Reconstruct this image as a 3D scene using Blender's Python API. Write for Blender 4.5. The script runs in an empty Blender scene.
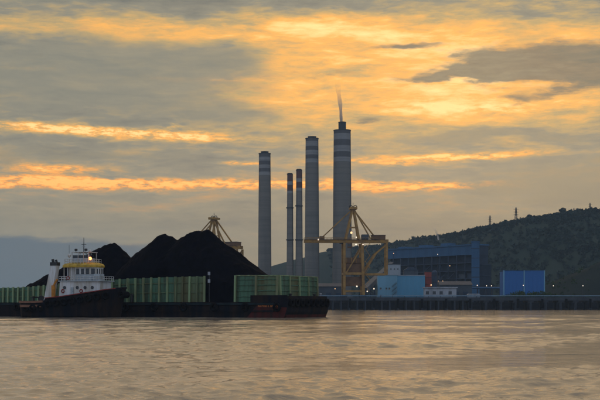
import bpy, math, random
import numpy as np
from mathutils import Vector, Matrix, noise as mnoise

random.seed(11); RNG = np.random.default_rng(5)
SC = bpy.context.scene
COL = SC.collection
R = math.radians

# ------------------------------------------------------------------ camera
F, HC, YH = 1283.0, 3.0, 306.0          # focal length in photo pixels, eye height, horizon row
cam_d = bpy.data.cameras.new("camera"); cam = bpy.data.objects.new("camera", cam_d); COL.objects.link(cam)
cam_d.sensor_width = 36.0; cam_d.lens = 36.0 * F / 600.0
cam_d.shift_y = (YH - 200.0) / 600.0
cam_d.clip_start = 0.5; cam_d.clip_end = 40000
cam.location = (0, 0, HC); cam.rotation_euler = (R(90), 0, 0)
SC.camera = cam
def PX(x, D): return (x - 300.0) * D / F
def PZ(y, D): return HC + (YH - y) * D / F

# ------------------------------------------------------------------ render / exposure
SC.view_settings.view_transform = 'Standard'; SC.view_settings.look = 'None'
SC.view_settings.exposure = 0.0; SC.view_settings.gamma = 1.0
SC.view_settings.use_curve_mapping = False
SC.render.engine = 'CYCLES'
SC.cycles.use_denoising = True
SC.cycles.max_bounces = 6; SC.cycles.volume_bounces = 1
SC.cycles.sample_clamp_indirect = 4.0
SC.cycles.volume_step_rate = 1.0; SC.cycles.volume_max_steps = 128

# ------------------------------------------------------------------ node expression helper
class NX:
    def __init__(s, nt, sock): s.nt = nt; s.sock = sock
    def _m(s, op, *a):
        n = s.nt.nodes.new('ShaderNodeMath'); n.operation = op
        for i, v in enumerate((s,) + a):
            if isinstance(v, NX): s.nt.links.new(v.sock, n.inputs[i])
            else: n.inputs[i].default_value = v
        return NX(s.nt, n.outputs[0])
    def __add__(s, o): return s._m('ADD', o)
    __radd__ = __add__
    def __sub__(s, o): return s._m('SUBTRACT', o)
    def __rsub__(s, o): return (s * -1.0) + o
    def __mul__(s, o): return s._m('MULTIPLY', o)
    __rmul__ = __mul__
    def __truediv__(s, o): return s._m('DIVIDE', o)
    def clamp(s):
        r = s._m('ADD', 0.0); r.sock.node.use_clamp = True; return r
    def exp(s): return s._m('EXPONENT')
    def pw(s, p): return s._m('POWER', p)
    def mx(s, o): return s._m('MAXIMUM', o)
    def mn(s, o): return s._m('MINIMUM', o)
    def step(s, a, b):
        n = s.nt.nodes.new('ShaderNodeMapRange'); n.interpolation_type = 'SMOOTHSTEP'
        s.nt.links.new(s.sock, n.inputs[0]); n.inputs[1].default_value = a; n.inputs[2].default_value = b
        return NX(s.nt, n.outputs[0])
def combine(nt, x, y, z):
    n = nt.nodes.new('ShaderNodeCombineXYZ')
    for i, v in enumerate((x, y, z)):
        if isinstance(v, NX): nt.links.new(v.sock, n.inputs[i])
        else: n.inputs[i].default_value = v
    return n.outputs[0]
def fbm(nt, vec, scale, detail, rough=0.55, dist=0.0):
    n = nt.nodes.new('ShaderNodeTexNoise'); n.inputs['Scale'].default_value = scale
    n.inputs['Detail'].default_value = detail; n.inputs['Roughness'].default_value = rough
    n.inputs['Distortion'].default_value = dist
    nt.links.new(vec, n.inputs['Vector']); return NX(nt, n.outputs[0])
def mixc(nt, fac, a, b):
    n = nt.nodes.new('ShaderNodeMix'); n.data_type = 'RGBA'
    for idx, v in ((0, fac), (6, a), (7, b)):
        if isinstance(v, NX): nt.links.new(v.sock, n.inputs[idx])
        elif isinstance(v, bpy.types.NodeSocket): nt.links.new(v, n.inputs[idx])
        elif idx == 0: n.inputs[0].default_value = v
        else: n.inputs[idx].default_value = (*v, 1)
    return n.outputs[2]
def ramp(nt, fac, stops):
    n = nt.nodes.new('ShaderNodeValToRGB'); e = n.color_ramp.elements
    while len(e) < len(stops): e.new(0.5)
    for k, (p, c) in enumerate(stops): e[k].position = p; e[k].color = (*c, 1)
    nt.links.new(fac.sock, n.inputs[0]); return n.outputs[0]

# ------------------------------------------------------------------ sky (world) : hazy sunset under broken cloud
SUN_AZ, SUN_EL = 8.0, 7.0
def build_world():
    w = bpy.data.worlds.new("World"); SC.world = w; w.use_nodes = True
    nt = w.node_tree; nt.nodes.clear()
    out = nt.nodes.new('ShaderNodeOutputWorld'); bg = nt.nodes.new('ShaderNodeBackground')
    nt.links.new(bg.outputs[0], out.inputs[0])
    sky = nt.nodes.new('ShaderNodeTexSky'); sky.sky_type = 'NISHITA'; sky.sun_disc = False
    sky.sun_elevation = R(SUN_EL); sky.sun_rotation = R(SUN_AZ); sky.dust_density = 3.0; sky.air_density = 1.2
    tc = nt.nodes.new('ShaderNodeTexCoord'); sp = nt.nodes.new('ShaderNodeSeparateXYZ')
    nt.links.new(tc.outputs['Generated'], sp.inputs[0])
    x, y, z = (NX(nt, sp.outputs[i]) for i in range(3))
    K = 57.2958 * 22.39                                   # angle in units of 1/22.39 degree
    U = x._m('ARCTAN2', y) * K
    V = z.mx(-1.0).mn(1.0)._m('ARCSINE') * K
    wv = combine(nt, U * (1/150.0), V * (1/44.0), 0.0)
    wa = fbm(nt, wv, 1.0, 4.0, 0.55) - 0.5
    wv2 = combine(nt, U * (1/120.0) + 17.3, V * (1/40.0) + 4.0, 3.0)
    wb = fbm(nt, wv2, 1.0, 4.0, 0.6) - 0.5
    wf = fbm(nt, combine(nt, U * (1/40.0), V * (1/10.0) + 9.0, 1.0), 1.0, 5.0, 0.62) - 0.5
    Uw = U + wa * 90.0 + wf * 22.0
    Vw = V + wb * 40.0 + wf * 11.0
    Vs = V + wb * 9.0 + wf * 9.0                         # gentler warp for the thin streaks
    def blob(px, py, sx, sy, amp, tilt=0.0, thin=False):
        cu, cv = px - 300.0, YH - py
        du = (Uw - cu) * (1.0 / sx)
        base = (Vs if thin else Vw)
        dv = (base - cv + (U - cu) * tilt) * (1.0 / sy)
        return (du * du * -1.0 - dv * dv).exp() * amp
    fib = fbm(nt, combine(nt, U * (1/80.0) + wb * 0.8, V * (1/13.0) + wa * 2.4, 2.0), 1.0, 6.0, 0.66)
    mid = fbm(nt, combine(nt, U * (1/130.0), V * (1/30.0) + wa * 0.8, 5.0), 1.0, 6.0, 0.6)
    rip = fbm(nt, combine(nt, U * (1/24.0) + wf * 1.2, V * (1/5.0) + wb * 3.0, 8.0), 1.0, 5.0, 0.62)
    B = (fib - 0.5) * 0.85 + (mid - 0.5) * 1.0 + (rip - 0.5) * 0.6 + 0.22 + V.step(320.0, 470.0) * 0.25
    for a in [(450, 80, 205, 60, 0.80), (300, 72, 50, 46, 0.22), (110, 36, 230, 11, 0.36), (310, 30, 190, 13, 0.22),
              (250, 4, 330, 12, -0.30), (540, 140, 150, 9, -0.25), (330, 72, 70, 7, -0.30), (350, 100, 40, 5, -0.2)]:
        B = B + blob(*a)
    S = None
    for a in [(90, 134, 125, 4.6, 0.95, 0.035), (190, 141, 45, 3.2, 0.55, 0.02), (100, 186, 200, 5.6, 1.15, -0.004), (55, 181, 70, 3.0, 0.5, 0.0), (62, 172, 50, 4.5, 0.75, 0.0),
              (425, 188, 75, 3.6, 0.85, -0.02), (455, 158, 85, 3.2, 0.95, -0.02), (380, 164, 45, 2.6, 0.5, 0.0), (235, 164, 24, 2.0, 0.65, 0.0),
              (330, 184, 120, 4.0, 0.45, 0.0), (180, 82, 70, 2.2, 0.40, 0.01), (30, 75, 34, 2.4, 0.42, 0.0), (175, 129, 20, 2.0, 0.5, 0.0), (500, 112, 110, 5, 0.30, 0.0)]:
        b_ = blob(*a, thin=True); S = b_ if S is None else S + b_
    lump = fbm(nt, combine(nt, U * (1/13.0), V * (1/3.6) + wa * 2.0, 12.0), 1.0, 4.0, 0.65).step(0.33, 0.62)
    B = B + S * (lump * 0.75 + 0.38)
    # slate cloud masses with firm ragged edges
    def mass(lst, lo, hi):
        t_ = None
        for a in lst:
            b_ = blob(*a); t_ = b_ if t_ is None else t_ + b_
        return (t_ + wf * 0.95 + (fib - 0.5) * 0.5 + (rip - 0.5) * 0.85).step(lo, hi)
    slate = mass([(530, 69, 74, 25, 1.15), (605, 78, 60, 22, 0.9), (475, 80, 46, 8, 0.7), (425, 84, 40, 6, 0.5), (418, 46, 26, 4.5, 0.75), (400, 50, 30, 3, 0.4), (365, 121, 26, 4.5, 0.6), (330, 74, 60, 5, 0.42), (520, 102, 40, 4, 0.4)], 0.24, 0.80)
    grey = mass([(95, 84, 165, 40, 1.1), (225, 118, 55, 11, 0.6), (185, 66, 60, 16, 0.45)], 0.28, 0.85)
    lowgrey = mass([(590, 186, 150, 30, 1.0), (480, 139, 150, 8, 0.75), (60, 156, 180, 9, 0.7)], 0.35, 0.8)
    # broken cloud continues over the whole dome, turning blue behind the camera, where it is brightened as added back light
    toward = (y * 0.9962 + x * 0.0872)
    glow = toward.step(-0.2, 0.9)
    cloud = ramp(nt, (B * 0.8 + 0.1).clamp(), [(0.0, (0.175, 0.18, 0.16)), (0.30, (0.285, 0.268, 0.205)), (0.50, (0.56, 0.39, 0.17)),
                                       (0.75, (1.08, 0.52, 0.115)), (1.0, (1.38, 0.86, 0.33))])
    low = V.step(190.0, 95.0)
    hot = ramp(nt, (B * 0.8 + 0.1).clamp(), [(0.0, (0.21, 0.205, 0.18)), (0.34, (0.365, 0.318, 0.222)), (0.55, (0.62, 0.36, 0.16)),
                                     (0.78, (1.25, 0.45, 0.075)), (1.0, (1.5, 0.64, 0.12))])
    c = mixc(nt, low, cloud, hot)
    c = mixc(nt, grey * 0.9, c, ramp(nt, fib, [(0.32, (0.225, 0.23, 0.19)), (0.72, (0.315, 0.29, 0.215))]))
    c = mixc(nt, lowgrey * 0.7, c, (0.30, 0.265, 0.185))
    c = mixc(nt, slate * 0.9, c, ramp(nt, rip, [(0.3, (0.12, 0.142, 0.13)), (0.72, (0.195, 0.193, 0.155))]))
    # beige light along the horizon, slate cloud bank low on the left
    hz = V.step(140.0, 25.0) * 0.8
    hzc = mixc(nt, U.step(-300.0, 250.0), (0.30, 0.284, 0.20), (0.28, 0.242, 0.145))
    c = mixc(nt, hz, c, hzc)
    bank = ((Vw * 0.5 + V * 0.5) + wf * 12.0 + U * 0.05).step(57.0, 48.0) * U.step(-60.0, -180.0)
    c = mixc(nt, bank * 0.9, c, (0.085, 0.135, 0.175))
    far = mixc(nt, (mid * 1.6 - 0.3).clamp(), (0.27, 0.335, 0.45), (0.44, 0.485, 0.57))  # unseen sky behind the camera, raised to light camera-facing sides
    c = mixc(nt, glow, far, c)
    nsky = nt.nodes.new('ShaderNodeMix'); nsky.data_type = 'RGBA'; nsky.blend_type = 'MULTIPLY'; nsky.inputs[0].default_value = 1.0
    nt.links.new(sky.outputs[0], nsky.inputs[6]); nsky.inputs[7].default_value = (0.05, 0.05, 0.05, 1)
    c = mixc(nt, 0.955, nsky.outputs[2], c)
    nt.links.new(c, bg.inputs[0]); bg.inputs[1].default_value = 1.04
build_world()
SC.world.cycles.sampling_method = 'NONE'      # smooth sky, no hot spot: no importance map needed

sun_d = bpy.data.lights.new("sun", 'SUN'); sun_d.energy = 0.22; sun_d.angle = R(70); sun_d.color = (1.0, 0.66, 0.34)
sun = bpy.data.objects.new("sun", sun_d); COL.objects.link(sun)
sdir = Vector((math.sin(R(SUN_AZ)) * math.cos(R(SUN_EL)), math.cos(R(SUN_AZ)) * math.cos(R(SUN_EL)), math.sin(R(SUN_EL))))
sun.rotation_euler = sdir.to_track_quat('Z', 'Y').to_euler()
sun.location = (0, 0, 60)

# ------------------------------------------------------------------ materials
M = {}
def mat(name, c, rough=0.7, var=0.25, scale=0.5, c2=None, metal=0.0, bump=0.0, streak=False, spec=0.4, detail=6.0):
    m = bpy.data.materials.new(name); m.use_nodes = True; nt = m.node_tree
    b = nt.nodes['Principled BSDF']
    tc = nt.nodes.new('ShaderNodeTexCoord')
    mp = nt.nodes.new('ShaderNodeMapping'); nt.links.new(tc.outputs['Object'], mp.inputs[0])
    if streak: mp.inputs['Scale'].default_value = (1, 1, 0.12)
    n = fbm(nt, mp.outputs[0], scale, detail, 0.62)
    d = c2 if c2 else tuple(v * (1 - var) for v in c)
    col = mixc(nt, n.step(0.38, 0.66), c, d)
    nt.links.new(col, b.inputs['Base Color'])
    b.inputs['Roughness'].default_value = rough; b.inputs['Metallic'].default_value = metal
    b.inputs['Specular IOR Level'].default_value = spec
    if bump:
        bp = nt.nodes.new('ShaderNodeBump'); bp.inputs['Strength'].default_value = bump
        n2 = fbm(nt, tc.outputs['Object'], scale * 4, 4.0)
        nt.links.new(n2.sock, bp.inputs['Height']); nt.links.new(bp.outputs[0], b.inputs['Normal'])
    M[name] = m; return m
def glow(name, c, s):
    m = bpy.data.materials.new(name); m.use_nodes = True; nt = m.node_tree; nt.nodes.clear()
    o = nt.nodes.new('ShaderNodeOutputMaterial'); e = nt.nodes.new('ShaderNodeEmission')
    e.inputs[0].default_value = (*c, 1); e.inputs[1].default_value = s
    nt.links.new(e.outputs[0], o.inputs[0]); M[name] = m
mat('coal', (0.003, 0.0035, 0.008), 0.85, 0.5, 0.6, bump=0.7, spec=0.05)
mat('green_steel', (0.085, 0.20, 0.125), 0.7, 0.4, 0.7, c2=(0.055, 0.085, 0.05), streak=True)
mat('green_rib', (0.25, 0.36, 0.19), 0.65, 0.3, 0.8, c2=(0.17, 0.17, 0.085), streak=True)
mat('rust_green', (0.11, 0.11, 0.05), 0.75, 0.4, 0.4, c2=(0.13, 0.20, 0.11), streak=True)
mat('hull_dark', (0.005, 0.007, 0.014), 0.7, 0.4, 0.3, c2=(0.024, 0.015, 0.012), streak=True, spec=0.12)
mat('hull_teal', (0.015, 0.028, 0.035), 0.6, 0.4, 0.3, spec=0.12)
mat('hull_red', (0.085, 0.017, 0.016), 0.65, 0.4, 0.5, c2=(0.04, 0.018, 0.016), streak=True, spec=0.12)
mat('rubber', (0.006, 0.006, 0.008), 0.85, 0.3, 2.0, spec=0.12)
mat('tug_white', (0.74, 0.76, 0.78), 0.45, 0.2, 0.6, c2=(0.46, 0.42, 0.35), streak=True)
mat('tug_grey', (0.42, 0.48, 0.52), 0.5, 0.2, 0.6)
mat('yellow_paint', (0.62, 0.40, 0.05), 0.5, 0.45, 0.8)
mat('orange_paint', (0.60, 0.24, 0.03), 0.55, 0.3, 1.0)
mat('red_paint', (0.28, 0.035, 0.03), 0.55, 0.3, 1.0)
mat('brown_paint', (0.25, 0.12, 0.07), 0.65, 0.3, 0.8)
mat('dark_metal', (0.05, 0.05, 0.055), 0.55, 0.4, 1.0, metal=0.3)
mat('glass', (0.02, 0.03, 0.04), 0.08, 0.2, 1.0, spec=0.6)
mat('letter_orange', (0.62, 0.20, 0.05), 0.6, 0.4, 3.0)
mat('concrete', (0.235, 0.215, 0.185), 0.85, 0.3, 0.035, c2=(0.17, 0.16, 0.145), streak=True)
mat('band_white', (0.32, 0.315, 0.31), 0.8, 0.2, 0.06, streak=True)
mat('band_dark', (0.12, 0.115, 0.115), 0.85, 0.25, 0.06, streak=True)
mat('band_red', (0.125, 0.058, 0.055), 0.8, 0.25, 0.06, streak=True)
mat('soot', (0.06, 0.06, 0.06), 0.9, 0.3, 0.1)
mat('crane_yellow', (0.41, 0.235, 0.06), 0.65, 0.35, 0.25, c2=(0.25, 0.145, 0.05))
mat('crane_brown', (0.17, 0.09, 0.045), 0.65, 0.3, 0.25)
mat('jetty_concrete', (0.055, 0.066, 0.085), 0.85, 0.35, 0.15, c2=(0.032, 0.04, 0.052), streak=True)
mat('pipe_blue', (0.10, 0.20, 0.30), 0.5, 0.3, 0.2)
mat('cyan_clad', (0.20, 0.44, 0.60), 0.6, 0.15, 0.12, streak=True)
mat('cyan_clad_shaded', (0.11, 0.36, 0.56), 0.6, 0.15, 0.12, streak=True)  # same cladding, the right face's shading put into the colour
mat('blue_clad', (0.03, 0.16, 0.46), 0.6, 0.2, 0.1, streak=True)
mat('plant_blue', (0.032, 0.125, 0.26), 0.65, 0.3, 0.08, streak=True)
mat('plant_dark', (0.028, 0.048, 0.085), 0.8, 0.4, 0.06)
mat('plant_steel', (0.04, 0.065, 0.11), 0.7, 0.3, 0.1)
mat('pale_clad', (0.40, 0.45, 0.50), 0.7, 0.2, 0.15, streak=True)
mat('white_wall', (0.42, 0.45, 0.50), 0.7, 0.35, 0.3, streak=True)
mat('roof_grey', (0.07, 0.08, 0.10), 0.7, 0.3, 0.3)
mat('shed_grey', (0.08, 0.10, 0.125), 0.8, 0.3, 0.1)
mat('red_clad', (0.30, 0.055, 0.045), 0.65, 0.3, 0.3)
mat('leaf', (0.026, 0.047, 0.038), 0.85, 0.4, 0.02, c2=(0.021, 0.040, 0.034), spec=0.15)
mat('bush_leaf', (0.045, 0.085, 0.03), 0.85, 0.4, 0.1, c2=(0.03, 0.05, 0.02), spec=0.15)
mat('bark', (0.08, 0.06, 0.045), 0.9, 0.3, 0.5)
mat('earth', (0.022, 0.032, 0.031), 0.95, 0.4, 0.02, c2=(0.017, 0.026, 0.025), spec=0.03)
mat('shore_rock', (0.008, 0.010, 0.015), 0.95, 0.4, 0.2, spec=0.03)
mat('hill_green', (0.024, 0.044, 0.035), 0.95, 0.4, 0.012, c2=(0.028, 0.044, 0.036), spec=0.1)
mat('rock', (0.10, 0.10, 0.10), 0.9, 0.4, 0.2)
glow('lamp_warm', (1.0, 0.58, 0.28), 1.8); glow('lamp_white', (1.0, 0.84, 0.66), 1.3); glow('lamp_orange', (1.0, 0.30, 0.09), 4.5)
glow('lamp_hot', (1.0, 0.80, 0.55), 14.0)

def pour_rings(name, pitch, amt):
    m = M[name]; nt = m.node_tree; b = nt.nodes['Principled BSDF']; src = b.inputs['Base Color'].links[0].from_socket
    tc = nt.nodes.new('ShaderNodeTexCoord'); sp = nt.nodes.new('ShaderNodeSeparateXYZ'); nt.links.new(tc.outputs['Object'], sp.inputs[0])
    z = NX(nt, sp.outputs[2]); wob = fbm(nt, tc.outputs['Object'], 0.05, 3.0)
    fr = (z * (1/pitch) + wob * 0.2)._m('FRACT'); line = fr.step(0.10, 0.0)
    lift = fbm(nt, combine(nt, 0.0, 0.0, z * (0.9/pitch)), 1.0, 1.0).step(0.35, 0.65) * 0.5
    fac = (line * 0.8 + lift) * amt
    nt.links.new(mixc(nt, fac.clamp(), src, (0.07, 0.068, 0.062)), b.inputs['Base Color'])
pour_rings('concrete', 9.0, 0.55); pour_rings('band_white', 5.0, 0.4)

# ------------------------------------------------------------------ mesh builder
class MB:
    def __init__(s): s.v = []; s.f = []
    def add(s, vs, fs):
        o = len(s.v); s.v += [tuple(v) for v in vs]; s.f += [tuple(i + o for i in f) for f in fs]; return s
    def box(s, x0, x1, y0, y1, z0, z1):
        return s.add([(x0,y0,z0),(x1,y0,z0),(x1,y1,z0),(x0,y1,z0),(x0,y0,z1),(x1,y0,z1),(x1,y1,z1),(x0,y1,z1)],
              [(0,3,2,1),(4,5,6,7),(0,1,5,4),(1,2,6,5),(2,3,7,6),(3,0,4,7)])
    def beam(s, a, b, w, h=None):
        a, b = Vector(a), Vector(b); h = h or w; d = (b - a).normalized()
        up = Vector((0,0,1)) if abs(d.z) < 0.95 else Vector((1,0,0))
        sx = d.cross(up).normalized() * w / 2; sy = sx.cross(d).normalized() * h / 2
        vs = [p + i * sx + j * sy for p in (a, b) for i, j in ((-1,-1),(1,-1),(1,1),(-1,1))]
        return s.add(vs, [(3,2,1,0),(4,5,6,7),(0,1,5,4),(1,2,6,5),(2,3,7,6),(3,0,4,7)])
    def tube(s, pts, r, n=8):
        pts = [Vector(p) for p in pts]; rs = r if isinstance(r, (list, tuple)) else [r] * len(pts)
        rings = []
        for k, p in enumerate(pts):
            d = (pts[min(k+1, len(pts)-1)] - pts[max(k-1, 0)]).normalized()
            up = Vector((0,0,1)) if abs(d.z) < 0.95 else Vector((1,0,0))
            sx = d.cross(up).normalized(); sy = sx.cross(d)
            rings.append([p + (math.cos(2*math.pi*i/n) * sx + math.sin(2*math.pi*i/n) * sy) * rs[k] for i in range(n)])
        vs = [v for r_ in rings for v in r_]; fs = []
        for k in range(len(pts)-1):
            for i in range(n):
                j = (i+1) % n; fs.append((k*n+i, k*n+j, (k+1)*n+j, (k+1)*n+i))
        fs.append(tuple(range(n-1,-1,-1))); fs.append(tuple((len(pts)-1)*n + i for i in range(n)))
        return s.add(vs, fs)
    def lathe(s, prof, n=48, cap=True):
        vs = [(r*math.cos(2*math.pi*i/n), r*math.sin(2*math.pi*i/n), z) for r, z in prof for i in range(n)]; fs = []
        for k in range(len(prof)-1):
            for i in range(n):
                j = (i+1) % n; fs.append((k*n+i, k*n+j, (k+1)*n+j, (k+1)*n+i))
        if cap:
            fs.append(tuple(range(n-1,-1,-1))); fs.append(tuple((len(prof)-1)*n+i for i in range(n)))
        return s.add(vs, fs)
    def prism(s, poly, z0, z1):
        n = len(poly)
        return s.add([(*p, z0) for p in poly] + [(*p, z1) for p in poly],
            [tuple(range(n-1,-1,-1)), tuple(range(n, 2*n))] + [(i, (i+1)%n, n+(i+1)%n, n+i) for i in range(n)])
    def prism_y(s, poly, y0, y1):     # poly in (x,z)
        n = len(poly)
        return s.add([(p[0], y0, p[1]) for p in poly] + [(p[0], y1, p[1]) for p in poly],
            [tuple(range(n)), tuple(range(2*n-1, n-1, -1))] + [((i+1)%n, i, n+i, n+(i+1)%n) for i in range(n)])
    def torus(s, c, R0, r0, axis='y', n=14, m=6):
        vs = []; fs = []
        for i in range(n):
            a = 2*math.pi*i/n
            for j in range(m):
                b = 2*math.pi*j/m; q = R0 + r0*math.cos(b); t = r0*math.sin(b)
                p = (q*math.cos(a), t, q*math.sin(a)) if axis == 'y' else ((t, q*math.cos(a), q*math.sin(a)) if axis == 'x' else (q*math.cos(a), q*math.sin(a), t))
                vs.append((p[0]+c[0], p[1]+c[1], p[2]+c[2]))
        for i in range(n):
            for j in range(m):
                fs.append((i*m+j, ((i+1)%n)*m+j, ((i+1)%n)*m+(j+1)%m, i*m+(j+1)%m))
        return s.add(vs, fs)
    def ball(s, c, r, n=8, m=6):
        prof = [(max(1e-3, math.sin(math.pi*k/m))*r, -math.cos(math.pi*k/m)*r) for k in range(m+1)]
        o = len(s.v); s.lathe(prof, n)
        s.v[o:] = [(v[0]+c[0], v[1]+c[1], v[2]+c[2]) for v in s.v[o:]]
        return s
    def mesh(s, name, m, smooth=False):
        me = bpy.data.meshes.new(name); me.from_pydata(s.v, [], s.f); me.update()
        if m: me.materials.append(M[m] if isinstance(m, str) else m)
        if smooth: me.shade_smooth()
        return me
    def build(s, name, m, parent=None, loc=(0,0,0), rz=0.0, smooth=False):
        o = bpy.data.objects.new(name, s.mesh(name, m, smooth)); COL.objects.link(o)
        o.location = loc; o.rotation_euler = (0,0,rz); o.parent = parent
        return o
def place(name, me, parent, loc=(0,0,0), rz=0.0):
    o = bpy.data.objects.new(name, me); COL.objects.link(o); o.parent = parent; o.location = loc; o.rotation_euler = (0,0,rz); return o
def thing(name, label, cat, loc=(0,0,0), rz=0.0, group=None):
    o = bpy.data.objects.new(name, None); COL.objects.link(o); o.location = loc; o.rotation_euler = (0,0,rz)
    o.empty_display_size = 0.5
    return tag(o, label, cat, group)
def tag(o, label, cat, group=None, kind=None):
    o['label'] = label; o['category'] = cat
    if group: o['group'] = group
    if kind: o['kind'] = kind
    return o
def struct(o, label=None):
    o['kind'] = 'structure'
    if label: o['label'] = label
    return o
def copy_tree(o, parent=None):
    c = o.copy(); COL.objects.link(c); c.parent = parent
    for ch in list(o.children): copy_tree(ch, c)
    return c

# ================================================================== SETTING
# ------------------------------------------------------------------ water: one sheet with real waves near by
def build_water():
    ys = [-400.0, -100.0, 0.0, 20.0]
    y = 30.0
    while y < 420: ys.append(y); y += max(0.11, y * 0.0034)
    while y < 1100: ys.append(y); y += y * 0.012
    while y < 6500: ys.append(y); y *= 1.25
    ys = np.array(ys)
    s = np.linspace(-1, 1, 561)
    X = s[None, :] * (26.0 + 0.275 * np.clip(ys, 0, None))[:, None]
    wing = np.array([60., 200., 700., 2200., 4800.])
    X = np.concatenate([X[:, :1] - wing[::-1][None, :], X, X[:, -1:] + wing[None, :]], 1)
    Y = np.repeat(ys[:, None], X.shape[1], 1)
    Z = np.zeros_like(X); DX = np.zeros_like(X); DY = np.zeros_like(X)
    cell = np.gradient(ys)[:, None] * np.ones_like(X)
    fade_y = np.clip((1000 - Y) / 500, 0, 1)
    inner = np.ones(X.shape[1]); inner[:6] = 0; inner[-6:] = 0
    rng = np.random.default_rng(3)
    # patchy gusts so that calm and ruffled water alternate
    def patch(sx, sy, seed):
        r = np.random.default_rng(seed); p = np.zeros_like(X)
        for _ in range(7):
            a, b, ph = r.normal(0, 1/sx), r.normal(0, 1/sy), r.uniform(0, 6.28)
            p += np.sin(X*a + Y*b + ph)
        return np.clip(0.6 + 0.42*p, 0.15, 1.9)
    g1, g2 = patch(9, 14, 1), patch(3.2, 6, 2)
    for k in range(64):
        lam = 0.32 * (22.0 ** (k / 63.0))
        th = rng.normal(R(-68), R(46)) if lam < 2.2 else rng.normal(R(-76), R(24))
        kk = 2 * math.pi / lam; ph = rng.uniform(0, 6.28)
        amp = 0.0125 * lam * rng.uniform(0.5, 1.2) * (1.2 if lam < 1.1 else (0.9 if lam < 2.5 else 0.6)) / math.sqrt(6.0) * WAVE
        vis = np.clip((lam / cell - 2.2) / 2.0, 0, 1)
        arg = kk * (X * math.cos(th) + Y * math.sin(th)) + ph + 0.9*np.sin(X*0.13+Y*0.05+k) 
        A = amp * vis * (g1 if k % 2 else g2) * fade_y * inner[None, :]
        Z += A * np.sin(arg)
        DX -= 0.7 * A * math.cos(th) * np.cos(arg) * -1; DY -= 0.7 * A * math.sin(th) * np.cos(arg) * -1
    V = np.stack([X + DX, Y + DY, Z], -1).reshape(-1, 3)
    nr, nc = X.shape
    i = np.arange(nr-1)[:, None] * nc + np.arange(nc-1)[None, :]
    Fq = np.stack([i, i+1, i+nc+1, i+nc], -1).reshape(-1, 4)
    me = bpy.data.meshes.new('water')
    me.vertices.add(len(V)); me.vertices.foreach_set('co', V.astype(np.float32).ravel())
    me.loops.add(Fq.size); me.loops.foreach_set('vertex_index', Fq.astype(np.int32).ravel())
    me.polygons.add(len(Fq)); me.polygons.foreach_set('loop_start', np.arange(0, Fq.size, 4, dtype=np.int32))
    me.update(); me.shade_smooth()
    m = bpy.data.materials.new('sea_water'); m.use_nodes = True; nt = m.node_tree; b = nt.nodes['Principled BSDF']
    tc = nt.nodes.new('ShaderNodeTexCoord')
    mp = nt.nodes.new('ShaderNodeMapping'); nt.links.new(tc.outputs['Object'], mp.inputs[0])
    mp.inputs['Scale'].default_value = (0.8, 1.0, 1.0)
    n1 = fbm(nt, mp.outputs[0], 2.6, 5.0, 0.6)
    n2 = fbm(nt, mp.outputs[0], 0.16, 4.0, 0.6)
    bp = nt.nodes.new('ShaderNodeBump'); bp.inputs['Strength'].default_value = 0.7; bp.inputs['Distance'].default_value = 0.09
    nt.links.new((n1 * (n2.step(0.36, 0.62) * 0.95 + 0.3)).sock, bp.inputs['Height']); nt.links.new(bp.outputs[0], b.inputs['Normal'])
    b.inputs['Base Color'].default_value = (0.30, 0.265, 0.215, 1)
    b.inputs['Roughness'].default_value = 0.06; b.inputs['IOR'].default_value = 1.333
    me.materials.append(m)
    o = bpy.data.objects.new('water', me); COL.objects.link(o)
    struct(o, 'rippled sea water reflecting the orange evening sky')
WAVE = 1.0
build_water()

# ------------------------------------------------------------------ land
def build_ground():
    mb = MB(); n = 60; vs = []; fs = []
    xs = np.linspace(-420, 3000, n)
    rows = [(0, -1.5), (10, 1.0), (18, 5.5), (24, 8.0), (30, 8.0), (36, 6.0), (120, 6.0), (600, 6.5), (2500, 8), (5000, 10)]
    for dy, z in rows:
        for x in xs:
            w = mnoise.noise(Vector((x*0.05, dy*0.1, 0)))*3 if dy < 40 else 0
            vs.append((x, 1015+dy+w, z + (mnoise.noise(Vector((x*0.2, dy*0.2, 3)))*0.6 if 0 < dy < 30 else 0)))
    for r_ in range(len(rows)-1):
        for i in range(n-1): a = r_*n+i; fs.append((a, a+1, a+n+1, a+n))
    mb.add(vs, fs); struct(mb.build('ground', 'shore_rock'), 'flat dark shore land behind the jetty')
build_ground()

RIDGE = [(120, 303, 4200), (200, 296, 4100), (255, 272, 3900), (275, 265, 3800), (292, 260, 3700), (312, 255, 3550), (335, 251, 3400), (362, 249, 3250), (388, 246, 3100), (420, 241, 2900),
         (450, 236, 2750), (480, 229.5, 2600), (510, 224.5, 2500), (528, 220.5, 2450), (545, 219, 2420), (562, 215.5, 2400), (585, 214, 2380), (610, 212, 2350), (680, 208, 2350), (800, 240, 2400)]
HILLH = {}
def hill_point(s, t):
    """s along the ridge 0..1, t across: 0 foot, 1 crest, 2 back foot"""
    f = s * (len(RIDGE)-1); i = min(int(f), len(RIDGE)-2); f -= i
    px, py, D = [RIDGE[i][k]*(1-f) + RIDGE[i+1][k]*f for k in range(3)]
    zc = PZ(py, D) - 6.5; xc = PX(px, D)
    run = max(260.0, zc * 4.4)
    yy = D + (t-1) * run * (1 if t < 1 else 0.8)
    prof = (math.sin(t * math.pi / 2)) ** 1.25 if t <= 1 else math.cos((t-1)*math.pi/2)
    gul = mnoise.fractal(Vector((xc*0.006, yy*0.004, 1)), 1.0, 2.0, 4) * 22 * math.sin(min(1, t)*math.pi) 
    return Vector((xc, yy, 5.0 + zc * prof + gul * min(1, zc/120)))
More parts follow.
